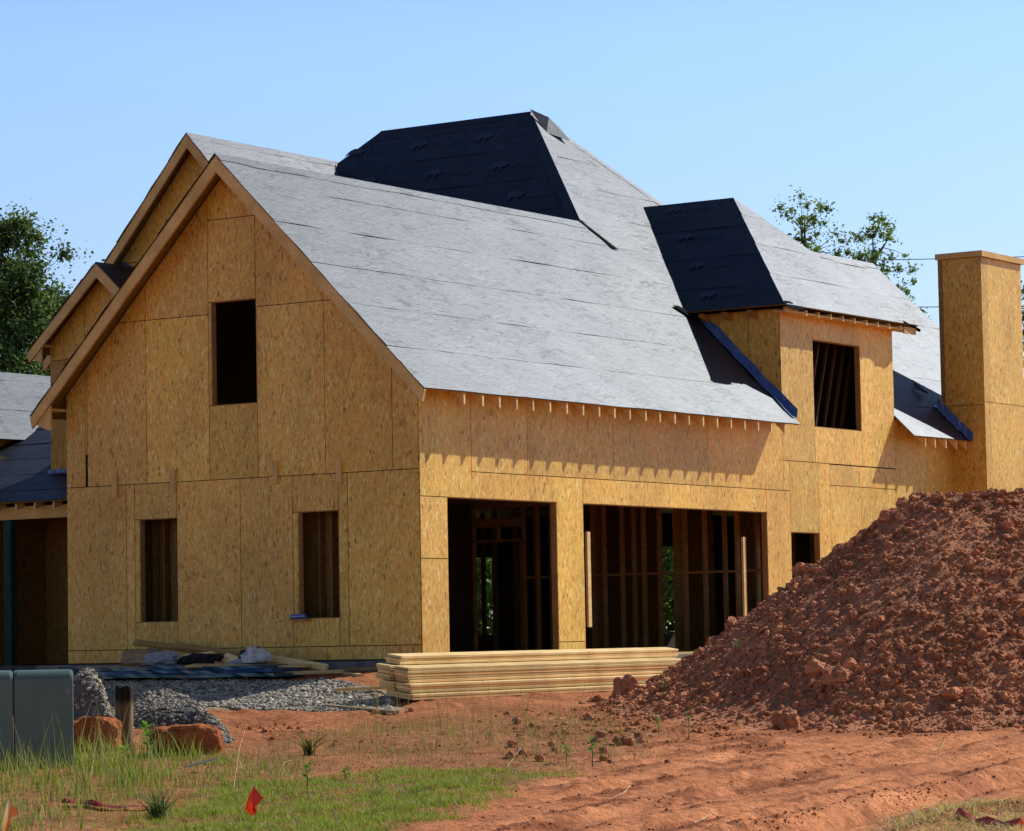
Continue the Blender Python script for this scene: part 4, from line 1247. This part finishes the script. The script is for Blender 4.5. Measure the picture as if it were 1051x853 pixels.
for i, (y, x, s, lb) in enumerate(((5.4, -.6, .14, 'flat scrap of torn cardboard left of the open box'), (5.75, -.45, .1, 'small curled cardboard scrap nearest the porch'))):
    mb = MB(); mb.prism([(-s, -s*.7, 0), (s*.8, -s, .03), (s, s*.6, .1), (-s*.7, s, .05)], (0, 0, .006)); o = mb.build('cardboard_scrap', M_CARD); o.location = (x, y, -.17); o.rotation_euler = (.3, .2, i)
    tag(o, lb, 'cardboard')

# ------------------------------------------------------------------ utility cabinet
def cabinet():
    a = gp(76, 786, False); d = (a-CAM)@HF
    t = empty('utility_cabinet', (a[0], a[1], zbase(a[0], a[1])-.03), YAW-math.pi/2+R(9.5))
    tag(t, 'dark green metal utility cabinet with rounded top in the grass', 'utility cabinet')
    H, D_, r = 1.05, .85, .12
    def shell(x0, x1, name, tone, inset):
        prof = []
        for k in range(8):
            th = math.pi/2*k/7
            prof.append((r-r*math.cos(th)+inset, H-r+r*math.sin(th)))
        prof = [(inset, 0)]+prof
        back = [(D_-q[0], q[1]) for q in prof[::-1]]
        P = prof+back
        rx = .035
        V, F = [], []
        xs = [(x0, .022), (x0+.008, .006), (x0+rx, 0), (x1-rx, 0), (x1-.008, .006), (x1, .022)]
        n = len(P)
        for x, sh in xs:
            for (y, z) in P:
                cy = D_/2
                V.append((x, y+(sh if y < cy else -sh), z-(sh if z > .01 else 0)))
        for i in range(len(xs)-1):
            for j in range(n): F.append((i*n+j, i*n+(j+1) % n, (i+1)*n+(j+1) % n, (i+1)*n+j))
        F += [tuple(range(n)), tuple((len(xs)-1)*n+j for j in range(n-1, -1, -1))]
        return link_mesh(name, V, [f[::-1] for f in F], M_BOX, t, np.full((len(V), 3), tone))
    shell(-1.5, -.636, 'cabinet_housing', 1.08, 0.0)
    dd = shell(-.628, 0, 'cabinet_hood', 1.0, .012)
    mb = MB()
    mb.tube([(-.06, -.012, H-.23), (-.06, .02, H-.23)], [.028, .028], 14, (.9, 1, 1)); mb.tube([(-.06, -.022, H-.23), (-.06, .01, H-.23)], [.013, .013], 6, (.5, .5, .5))
    mb.build('latch_bolt', M_METAL, dd)
    return t
cabinet()

# stub post
def stub():
    a = gp(128, 769, False)
    rr = np.random.default_rng(4)
    n, k = 26, 22
    V, F = [], []
    Hh = .77
    for i in range(n):
        z = Hh*i/(n-1)
        for j in range(k):
            th = 2*math.pi*j/k
            rad = .098+.012*(1-z/Hh)
            p = np.array([[math.cos(th)*2, math.sin(th)*2, z*.9]])
            rad += .022*float(perlin(p*1.7)[0])+.01*float(perlin(np.array([[math.cos(th)*7, math.sin(th)*7, z*1.2]]))[0])
            zz = z+(0.07*float(perlin(np.array([[math.cos(th)*1.5+4, math.sin(th)*1.5, 1]]))[0]) if i > n-4 else 0)
            V.append((rad*math.cos(th), rad*math.sin(th), zz))
    for i in range(n-1):
        for j in range(k): F.append((i*k+j, i*k+(j+1) % k, (i+1)*k+(j+1) % k, (i+1)*k+j))
    V.append((0, 0, Hh-.05)); c = len(V)-1
    for j in range(k): F.append(((n-1)*k+j, (n-1)*k+(j+1) % k, c))
    V = np.array(V)
    g = sstep(Hh-.26, Hh-.12, V[:, 2]+.05*perlin(V*9))
    T = np.ones((len(V), 3))*(1-g)[:, None]*np.array([.95, .85, .7])+g[:, None]*np.array([.09, .08, .08])
    o = link_mesh('stub_post', V, F, M_GREY, None, T, True)
    o.location = (a[0], a[1], zg(a[0], a[1])-.04)
    tag(o, 'short weathered wooden stub post with blackened top', 'post')
stub()

# flags ---------------------------------------------------------------------
def flag(px, py, hpx, poly, label, tones, lean):
    a = gp(px, py); d = (a-CAM)@HF
    s = d/F_PX
    t = empty('marker_flag', tuple(a), YAW-math.pi/2)
    tag(t, label, 'marker flag', 'survey marker flags')
    mb = MB(); mb.tube([(0, 0, -.05), (lean*.5, 0, hpx*s*.5), (lean, 0, hpx*s)], .0025, 6, (.6, .6, .6)); mb.build('flag_wire', M_METAL, t)
    V = []
    rr = random.Random(int(px))
    for (x, z) in poly:
        V.append((x*s, -.004+rr.uniform(-.03, .0), z*s))
    n = len(V)
    c = np.mean(V, 0)+np.array([0, -.05, 0])
    V.append(tuple(c))
    F = [(i, (i+1) % n, n) for i in range(n)]
    link_mesh('flag_sheet', V, F, M_FLAG, t, np.array([tones[i % len(tones)] for i in range(n+1)]))
flag(262, 842, 36, [(-1, 36), (9, 24), (2, 17), (2, 10), (-3, 6), (-10, 13), (-7, 24)], 'bright red plastic marker flag standing in the short grass', [(.62, .03, .012), (.72, .045, .015), (.5, .02, .01)], 0.0)
flag(10, 856, 40, [(-1, 36), (3, 30), (10, 22), (9, 17), (4, 16), (0, 8), (-5, 0), (-8, 6), (-5, 20)], 'orange and white striped marker flag at the left edge of the grass', [(.75, .7, .62), (.75, .2, .04), (.8, .22, .04), (.72, .62, .5)], .02)

# red tape -------------------------------------------------------------------
def tape(pts, w, label):
    P = [gp(*p) for p in pts]
    V, F = [], []
    for i, p in enumerate(P):
        q = P[min(i+1, len(P)-1)]-P[max(i-1, 0)]; q[2] = 0; q /= np.linalg.norm(q)
        s = np.array([-q[1], q[0], 0])
        V += [p+s*w+np.array([0, 0, .02+trnd.uniform(0, .03)]), p+np.array([0, 0, .05+trnd.uniform(-.02, .04)]), p-s*w+np.array([0, 0, .015+trnd.uniform(0, .03)])]
    for i in range(len(P)-1):
        F += [(3*i, 3*i+1, 3*i+4, 3*i+3), (3*i+1, 3*i+2, 3*i+5, 3*i+4)]
    o = link_mesh('warning_tape', V, F, M_FLAG, None, np.broadcast_to(np.array([.36, .035, .035]), (len(V), 3)))
    tag(o, label, 'tape')
tape([(66, 828), (80, 829), (95, 831), (108, 832), (124, 833), (138, 835), (152, 837)], .045, 'strip of faded red tape lying in the grass at lower left')
tape([(985, 842), (1000, 845), (1014, 847), (1030, 850), (1048, 853)], .04, 'strip of red tape lying in dry straw at lower right')

# ------------------------------------------------------------------ grass and weeds
def blades(x, y, h, w, col, rg, lean=.35, seg=2, z=None):
    n = len(x)
    z = zg(x, y) if z is None else z
    th = rg.uniform(0, 2*np.pi, n)
    dirx, diry = np.cos(th), np.sin(th)
    # face roughly sideways on to random directions
    ph = rg.uniform(0, 2*np.pi, n)
    sx, sy = np.cos(ph), np.sin(ph)
    ln = h*lean*rg.uniform(.2, 1.4, n)
    rows = []
    ts = np.linspace(0, 1, seg+1)
    for t in ts:
        cx = x+dirx*ln*t**1.7; cy = y+diry*ln*t**1.7; cz = z-.01+h*t*(1-.18*lean*t)
        ww = w*(1-t)**.7 if t < 1 else w*.08
        rows.append(np.stack([np.stack([cx-sx*ww/2, cy-sy*ww/2, cz], 1), np.stack([cx+sx*ww/2, cy+sy*ww/2, cz], 1)], 1))
    V = np.stack(rows, 1)                     # n, seg+1, 2, 3
    m = 2*(seg+1)
    base = (np.arange(n)*m)[:, None]
    F = np.concatenate([np.stack([base[:, 0]+2*k, base[:, 0]+2*k+1, base[:, 0]+2*k+3, base[:, 0]+2*k+2], 1) for k in range(seg)])
    T = np.repeat(col, m, 0)
    return V.reshape(-1, 3), F, T

def grass_cols(n, rg, a, b, dry, pdry):
    t = rg.random((n, 1))
    c = np.array(a)*(1-t)+np.array(b)*t
    k = rg.random(n) < pdry
    c[k] = np.array(dry)*rg.uniform(.7, 1.2, (k.sum(), 1))
    return c*rg.uniform(.75, 1.2, (n, 1))

def in_poly(poly, n, rg, soft=.25, ns=.7, seed=120):
    lo = poly.min(0)-.5; hi = poly.max(0)+.5
    x = rg.uniform(lo[0], hi[0], n); y = rg.uniform(lo[1], hi[1], n)
    w = sstep(-soft, soft, poly_sd(x, y, poly)+.5*n2(x, y, ns, seed))
    d, l = to_dl(np.stack([x, y], -1))
    ok = (rg.random(n) < w) & (d > 23.5) & (np.abs(l) < 7.5)
    return x[ok], y[ok]

def merge(parts):
    V = np.concatenate([p[0] for p in parts]); T = np.concatenate([p[2] for p in parts])
    off = np.cumsum([0]+[len(p[0]) for p in parts])
    F = np.concatenate([p[1]+off[i] for i, p in enumerate(parts)])
    return V, F, T

rg = np.random.default_rng(77)
x, y = in_poly(G_LAWN, 230000, rg)
pat = sstep(-.25, .3, n2(x, y, .45, 130)+.1)
pat *= sstep(-.3, .1, n2(x, y, .14, 134)+.12)
pat *= .35+.65*sstep(-.2, .25, n2(x, y, .9, 139)+.1)
k = rg.random(len(x)) < .04+.8*pat
x, y = x[k], y[k]
cc = grass_cols(len(x), rg, (.16, .26, .025), (.31, .39, .045), (.44, .36, .16), .3)
V, F, T = blades(x, y, rg.uniform(.03, .085, len(x)), .008, cc, rg, .6)
tag(link_mesh('lawn_grass', V, F, M_GRASS, None, T), 'patch of short bright green grass in the foreground', 'grass', kind='stuff')
x, y = in_poly(G_WILD, 36000, rg, seed=121)
pat = sstep(-.2, .35, n2(x, y, .5, 131)+.05)
pat *= sstep(-.25, .15, n2(x, y, .17, 136)+.1)
k = rg.random(len(x)) < .08+.92*pat
x, y = x[k], y[k]
d, l = to_dl(np.stack([x, y], -1))
hh = rg.uniform(.05, .16, len(x))+.33*rg.random(len(x))**2*sstep(-3.1, -3.9, l)*sstep(28.3, 30.3, d)
cc = grass_cols(len(x), rg, (.12, .22, .03), (.28, .36, .06), (.44, .36, .17), .3)
p1 = blades(x, y, hh, .011, cc, rg, .4, 3)
# tall seeding stems near the cabinet
x2, y2 = in_poly(ground_poly([(-60, 860), (-60, 775), (150, 772), (180, 790), (120, 815), (40, 830)]), 700, rg)
cc = grass_cols(len(x2), rg, (.16, .19, .06), (.30, .27, .12), (.45, .36, .2), .6)
p2 = blades(x2, y2, rg.uniform(.35, .8, len(x2)), .008, cc, rg, .25, 4)
V, F, T = merge([p1, p2])
tag(link_mesh('rough_grass', V, F, M_GRASS, None, T), 'rough uneven green and straw grass around the cabinet', 'grass', kind='stuff')
x, y = in_poly(G_DRY, 30000, rg, .5, .6, 122)
pat = sstep(-.1, .4, n2(x, y, .4, 133))
k = rg.random(len(x)) < .1+.9*pat
x, y = x[k], y[k]
cc = grass_cols(len(x), rg, (.15, .17, .05), (.28, .24, .09), (.34, .25, .13), .65)
p1 = blades(x, y, rg.uniform(.04, .16, len(x)), .007, cc, rg, .7, 2)
x2, y2 = in_poly(ground_poly([(395, 735), (520, 728), (640, 735), (600, 770), (420, 785), (280, 770)]), 720, rg)
cc = grass_cols(len(x2), rg, (.18, .18, .07), (.3, .27, .12), (.38, .29, .16), .6)
p2 = blades(x2, y2, rg.uniform(.2, .68, len(x2)), .007, cc, rg, .25, 4)
x3, y3 = in_poly(ground_poly([(-60, 870), (-60, 780), (200, 770), (400, 740), (640, 735), (700, 760), (600, 800), (420, 860), (300, 870)]), 2600, rg, .4, .6, 125)
cc = grass_cols(len(x3), rg, (.34, .27, .15), (.5, .42, .26), (.2, .13, .08), .3)
p3 = blades(x3, y3, rg.uniform(.02, .07, len(x3)), .008, cc, rg, 4.0, 3)
V, F, T = merge([p1, p2, p3])
tag(link_mesh('dry_weeds', V, F, M_GRASS, None, T), 'thin dry weeds and stalks on the clay before the stack', 'weeds', kind='stuff')
x, y = in_poly(G_STRAW, 11000, rg, .3, .5, 123)
cc = grass_cols(len(x), rg, (.30, .27, .11), (.46, .39, .19), (.58, .49, .28), .6)
V, F, T = blades(x, y, rg.uniform(.04, .13, len(x)), .010, cc, rg, 1.6, 2)
tag(link_mesh('straw_grass', V, F, M_GRASS, None, T), 'matted straw coloured grass at the lower right corner', 'grass', kind='stuff')

# individual plants
def rosette(px, py, n, h, lean, w, a, b, label, seed, dry=.1, name='weed', cat='weed', group=None):
    p = gp(px, py)
    rg = np.random.default_rng(seed)
    cc = grass_cols(n, rg, a, b, (.35, .28, .12), dry)
    V, F, T = blades(rg.normal(0, .03, n), rg.normal(0, .03, n), rg.uniform(.55, 1, n)*h, w, cc, rg, lean, 5, np.zeros(n))
    o = link_mesh(name, V, F, M_GRASS, None, T)
    o.location = tuple(p)
    tag(o, label, cat, group)
rosette(163, 842, 90, .34, .75, .016, (.06, .11, .05), (.13, .18, .08), 'dark spiky grass tuft fanning out right of the red tape', 1, name='grass_tuft', cat='grass tuft')
rosette(318, 776, 46, .34, .95, .026, (.05, .06, .025), (.12, .11, .05), 'brownish fan leaved weed at the edge of the clay', 2)
def sprout(px, py, h, nl, ls, col, label, seed, stem=(.12, .16, .05)):
    p = gp(px, py)
    rr = np.random.default_rng(seed)
    t = empty('leafy_sprout', tuple(p))
    tag(t, label, 'plant')
    mb = MB(); mb.tube([(0, 0, -.02), (.01, 0, h*.5), (0, .015, h)], [.006, .005, .003], 6, stem); mb.build('stem', M_LEAF, t)
    V, F, T = [], [], []
    for i in range(nl):
        z = h*(.35+.65*i/nl); a = i*2.4; L = ls*rr.uniform(.7, 1.2)
        d = np.array([math.cos(a), math.sin(a), .45]); d /= np.linalg.norm(d)
        s = np.array([-math.sin(a), math.cos(a), 0])
        b = np.array([0, 0, z])
        k = len(V)
        V += [b, b+d*L*.45+s*L*.24, b+d*L, b+d*L*.45-s*L*.24]
        F += [(k, k+1, k+2, k+3)]
        T += [np.array(col)*rr.uniform(.7, 1.3)]*4
    link_mesh('leaves', V, F, M_LEAF, t, np.array(T))
sprout(151, 782, .42, 26, .13, (.13, .26, .03), 'bright green leafy sprout growing right of the stub post', 1)
sprout(127, 780, .16, 14, .12, (.16, .30, .03), 'low bright green seedling at the foot of the stub post', 2)
sprout(315, 812, .26, 16, .10, (.10, .22, .04), 'small leafy green weed standing above the red flag', 3)
sprout(354, 800, .12, 10, .08, (.12, .22, .04), 'tiny green seedling right of the leafy weed', 4)
sprout(581, 784, .2, 14, .09, (.14, .25, .04), 'green seedling at the right tip of the lawn', 5)
sprout(608, 790, .3, 14, .1, (.14, .24, .05), 'slim green weed between lawn and dirt clods', 6)
sprout(676, 757, .22, 12, .08, (.16, .26, .05), 'pale green weed on the bare clay before the pile', 7)
sprout(707, 760, .36, 16, .07, (.22, .26, .09), 'wispy pale weed near the foot of the pile', 8)
def pile_pt(px, py):
    for t in np.arange(20, 60, .03):
        q = CAM+ray(px, py)*t
        if q[2] <= zbase(q[0], q[1])+max(0, float(pile_z(q[:1], q[1:2])[0])): return q
_sv = gp
gp_old = gp
def gp(px, py, fine=True):
    return pile_pt(px, py) if (px, py) in ((755, 668), (682, 715)) else gp_old(px, py, fine)
sprout(755, 668, .12, 8, .08, (.16, .24, .06), 'tiny green shoot growing out of the pile face', 9)
sprout(682, 715, .34, 14, .06, (.2, .24, .1), 'thin pale weed at the left edge of the pile', 10)

# pale dead sticks on the ground
def stick(pts, r, label, tone=1.0):
    P = [gp_old(a, b)+np.array([0, 0, c]) for a, b, c in pts]
    mb = MB(); mb.tube(P, np.linspace(r, r*.5, len(P)), 6, (3.0*tone, 2.9*tone, 2.7*tone))
    tag(mb.build('dead_stalk', M_GREY), label, 'stalk', 'dead stalks on the ground')
stick([(525, 793, .02), (550, 791, .06), (572, 792, .02)], .005, 'curved pale stalk lying across the right end of the lawn')
stick([(520, 788, .01), (535, 780, .12), (546, 784, .05)], .004, 'thin pale stalk bent over beside the curved one')
stick([(630, 819, .01), (640, 817, .03), (647, 812, .04), (649, 806, .02)], .005, 'short pale stalk on the bare clay below the lawn tip')
stick([(712, 843, .01), (722, 841, .03), (730, 837, .03), (742, 838, .01)], .006, 'stout pale stick on the wheel track at bottom centre')
stick([(948, 772, .01), (957, 771, .03), (966, 768, .04), (970, 763, .02)], .005, 'pale splinter of straw on the wheel track at right')
stick([(110, 770, .5), (128, 757, .3), (148, 776, .02)], .005, 'long dry stalk bent across the stub post', .8)
stick([(240, 812, .02), (246, 795, .25), (254, 778, .35)], .004, 'straw coloured stalk rising left of the fan leaved weed', .8)
stick([(300, 782, .02), (292, 790, .08), (285, 800, .02)], .004, 'short straw stalk lying above the red flag', .8)
mb = MB(); a = gp_old(205, 792); mb.bar((-.16, 0, .05), (.16, .05, .13), .05, .02, (1.6, 1.7, 1.8)); o = mb.build('scrap_strip', M_METAL); o.location = tuple(a); o.rotation_euler.z = YAW-math.pi/2
tag(o, 'grey scrap strip lying tilted in the grass right of the clay block', 'scrap')

# ------------------------------------------------------------------ trees
def tree(name, px, top_py, dist, crown_r, crown_h, nclump, leaves, lsize, seed, label, cols, clump_r=.5, group='trees beyond the house', lean=(0, 0)):
    top = at_depth(px, top_py, dist)
    base = np.array([top[0], top[1], float(zbase(top[0], top[1]))])
    H = top[2]-base[2]
    rg = np.random.default_rng(seed)
    t = empty(name, tuple(base))
    tag(t, label, 'tree', group)
    mb = MB()
    tp = [np.array([lean[0]*s**2+.12*math.sin(s*5+seed), lean[1]*s**2+.12*math.cos(s*4+seed), H*.94*s]) for s in np.linspace(0, 1, 9)]
    r0 = .014*H+.04
    mb.tube(tp, [r0*(1-s)**.8+.02 for s in np.linspace(0, 1, 9)], 8)
    cz = H-crown_h/2
    # clump centres fill an uneven egg shaped volume, denser towards the outside
    k = rg.normal(size=(nclump, 3)); k /= np.linalg.norm(k, axis=1)[:, None]
    rr_ = rg.random(nclump)**.42
    wob = 1+.45*perlin(k*1.6+seed*3.1)+.25*perlin(k*3.5+seed)
    C = k*(rr_*wob)[:, None]*np.array([crown_r, crown_r, crown_h/2])
    C[:, :2] *= (1.05-.3*np.clip(C[:, 2:]/(crown_h/2), -1, 1))
    C[:, 2] = np.minimum(C[:, 2]+cz, H-clump_r*.5)
    ax = lambda z: np.array([np.interp(z, [q[2] for q in tp], [q[j] for q in tp]) for j in (0, 1)]+[z])
    C[:, 0] += np.interp(C[:, 2], [q[2] for q in tp], [q[0] for q in tp]); C[:, 1] += np.interp(C[:, 2], [q[2] for q in tp], [q[1] for q in tp])
    Wt = rg.uniform(.55, 1.3, nclump)
    limbs = []
    for i in rg.choice(nclump, min(nclump, max(8, nclump//8)), replace=False):
        e = C[i]; b = ax(max(.25*H, e[2]-np.hypot(*(e[:2]))*rg.uniform(.5, 1.1)-.3))
        m = (b+e)/2+rg.normal(0, .06*crown_r, 3)-np.array([0, 0, .06*crown_r])
        q = [b*(1-u)**2+2*m*u*(1-u)+e*u*u for u in np.linspace(0, 1, 6)]
        mb.tube(q, np.linspace(r0*.34, .012, 6), 5); limbs += q[2:]
    limbs = np.array(limbs)
    for i in range(nclump):
        j = np.argmin(((limbs-C[i])**2).sum(1))
        if ((limbs[j]-C[i])**2).sum() > .01: mb.tube([limbs[j], (limbs[j]+C[i])/2+rg.normal(0, .05, 3), C[i]], [.02, .013, .005], 4)
    tr = mb.build('trunk', M_BARK, t, True)
    n = leaves
    ci = rg.choice(len(C), n, p=Wt/Wt.sum())
    off = rg.normal(0, 1, (n, 3)); off /= np.linalg.norm(off, axis=1)[:, None]
    off *= np.abs(rg.normal(0, .62, (n, 1)))*clump_r*Wt[ci][:, None]; off[:, 2] *= .8; off = np.clip(off, -1.5*clump_r, 1.5*clump_r)
    P = C[ci]+off
    nr = rg.normal(0, 1, (n, 3)); nr[:, 2] = np.abs(nr[:, 2])+.35; nr /= np.linalg.norm(nr, axis=1)[:, None]
    a = np.cross(nr, rg.normal(0, 1, (n, 3))); a /= np.linalg.norm(a, axis=1)[:, None]
    b = np.cross(nr, a)
    s = lsize*rg.uniform(.6, 1.25, (n, 1))
    V = np.stack([P-a*s*.5, P+b*s*.34+nr*s*.08, P+a*s*.6, P-b*s*.34+nr*s*.08], 1).reshape(-1, 3)
    F = np.arange(n*4).reshape(n, 4)
    ct = rg.uniform(.7, 1.3, len(C))[ci][:, None]
    tt = rg.random((n, 1))
    col = (np.array(cols[0])*(1-tt)+np.array(cols[1])*tt)*ct
    link_mesh('crown', V, F, M_LEAF, t, np.repeat(col, 4, 0))
    return t
DK = ((.055, .10, .038), (.18, .25, .10)); LT = ((.12, .19, .045), (.28, .36, .10))
tree('broadleaf_tree', 8, 221, 120, 2.75, 11.8, 400, 105000, .16, 3, 'tall dark broadleaf tree at the left edge behind the small gable', DK, .75)
tree('broadleaf_tree', -80, 240, 118, 3.6, 12, 150, 18000, .19, 4, 'dark tree just beyond the left edge of the picture', DK, .65)
tree('broadleaf_tree', 823, 195, 112, 1.5, 5.0, 90, 5200, .125, 5, 'sparse airy tree top above the dormer roof', LT, .36)
tree('broadleaf_tree', 897, 219, 112, 1.6, 5.4, 90, 5200, .125, 8, 'sparse tree top just right of the airy one and left of the chimney', LT, .36)
tree('broadleaf_tree', 949, 303, 112, .85, 4, 26, 1500, .12, 7, 'small low tree top beside the left face of the chimney', LT, .34)
tree('broadleaf_tree', 1076, 235, 105, 1.35, 9, 80, 7000, .14, 9, 'tree at the right edge behind the chimney', DK, .36)
for i, (px, py, ds, lb) in enumerate(((600, 520, 96, 'bushy green tree seen through the left part of the wide opening'), (690, 500, 100, 'bushy green tree seen through the middle studs of the garage'), (780, 505, 96, 'bushy green tree seen past the right of the garage studs'), (492, 500, 92, 'bushy green tree seen through the garage doorway'), (640, 505, 93, 'bushy green tree seen between the studs left of centre'), (545, 515, 99, 'bushy green tree hidden behind the garage pillar'), (735, 500, 92, 'bushy green tree hidden behind the right garage studs'), (870, 480, 99, 'bushy green tree hidden mostly behind the right wing'), (1054, 400, 98, 'bushy tree low at the right edge beside the chimney'))):
    tree('bushy_tree', px, py, ds, 2.2, (668-py)*ds/F_PX, 110, 9000, .2, 20+i, lb, ((.09, .17, .03), (.24, .34, .07)), .55, 'bushy trees behind the house')

# power lines ---------------------------------------------------------------
for (a, b, sag, lb) in (((at_depth(560, 268, 84)), (at_depth(1700, 231, 78)), .3, 'upper overhead wire crossing the sky behind the chimney'), ((at_depth(560, 312, 84)), (at_depth(1700, 290, 78)), .3, 'lower overhead wire passing behind the chimney')):
    P = [a+(b-a)*s-np.array([0, 0, sag*4*s*(1-s)]) for s in np.linspace(0, 1, 30)]
    mb = MB(); mb.tube(P, .011, 6); tag(mb.build('power_line', M_WIRE), lb, 'power line', 'overhead wires')

# ------------------------------------------------------------------ light
SUN = np.array([2.5, -1.0, 2.26]); SUN /= np.linalg.norm(SUN)
elev = math.asin(SUN[2])
w = bpy.data.worlds.new('World'); SC.world = w; w.use_nodes = True
nt = w.node_tree
sky = nt.nodes.new('ShaderNodeTexSky'); sky.sky_type = 'NISHITA'; sky.sun_disc = False
sky.sun_elevation = elev
sky.sun_rotation = math.atan2(SUN[0], SUN[1])
sky.altitude = 200; sky.air_density = 1.15; sky.dust_density = .5; sky.ozone_density = 2.5
bg = nt.nodes['Background']; bg.inputs['Strength'].default_value = .13
# clear-day grading: the overhead sky is deeper than the hazy band low down
tc = nt.nodes.new('ShaderNodeTexCoord'); sx = nt.nodes.new('ShaderNodeSeparateXYZ'); nt.links.new(tc.outputs['Generated'], sx.inputs[0])
gr = ramp(nt, sx.outputs[2], [(0, (.84, .84, 1.05)), (.06, (.86, .86, 1.10)), (.19, (.96, 1.08, 1.34)), (.34, (.66, .72, .86)), (.65, (.36, .40, .50))])
# and dimmed behind the camera, added to cut fill light on the walls
dt = nt.nodes.new('ShaderNodeVectorMath'); dt.operation = 'DOT_PRODUCT'; dt.inputs[1].default_value = (HF[0], HF[1], 0)
nt.links.new(tc.outputs['Generated'], dt.inputs[0])
az = ramp(nt, N(nt, 'ShaderNodeMapRange', **{'From Min': -1.0, 'From Max': 1.0}).outputs[0], [(.0, (.82, .74, .66)), (.7, (1, 1, 1))])
mrn = [n for n in nt.nodes if n.bl_idname == 'ShaderNodeMapRange'][0]; nt.links.new(dt.outputs['Value'], mrn.inputs['Value'])
mp = N(nt, 'ShaderNodeMapping'); mp.inputs['Scale'].default_value = (3, 3, 16); mp.inputs['Rotation'].default_value = (0, R(12), 0)
nt.links.new(tc.outputs['Generated'], mp.inputs['Vector'])
wisp = ramp(nt, noise(nt, mp.outputs['Vector'], 2.2, 6, .6, .8), [(.5, (0, 0, 0)), (.8, (.11, .11, .11))])
skyc = mixc(nt, mixc(nt, sky.outputs[0], gr, 1.0, 'MULTIPLY'), az, 1.0, 'MULTIPLY')
nt.links.new(mixc(nt, skyc, wisp, 1.0, 'ADD'), bg.inputs['Color'])
wm = nt.nodes.new('ShaderNodeMix')
nt.nodes.remove(wm)
ld = bpy.data.lights.new('sun', 'SUN'); ld.energy = 5.0; ld.angle = R(.53); ld.color = (1, .965, .90)
lo = bpy.data.objects.new('sun', ld); COL.objects.link(lo)
lo.rotation_euler = Vector(SUN).to_track_quat('Z', 'Y').to_euler()

SC.view_settings.view_transform = 'Standard'
SC.view_settings.look = 'None'
SC.view_settings.exposure = 0
SC.render.engine = 'CYCLES'
SC.render.resolution_x, SC.render.resolution_y = 1024, 831
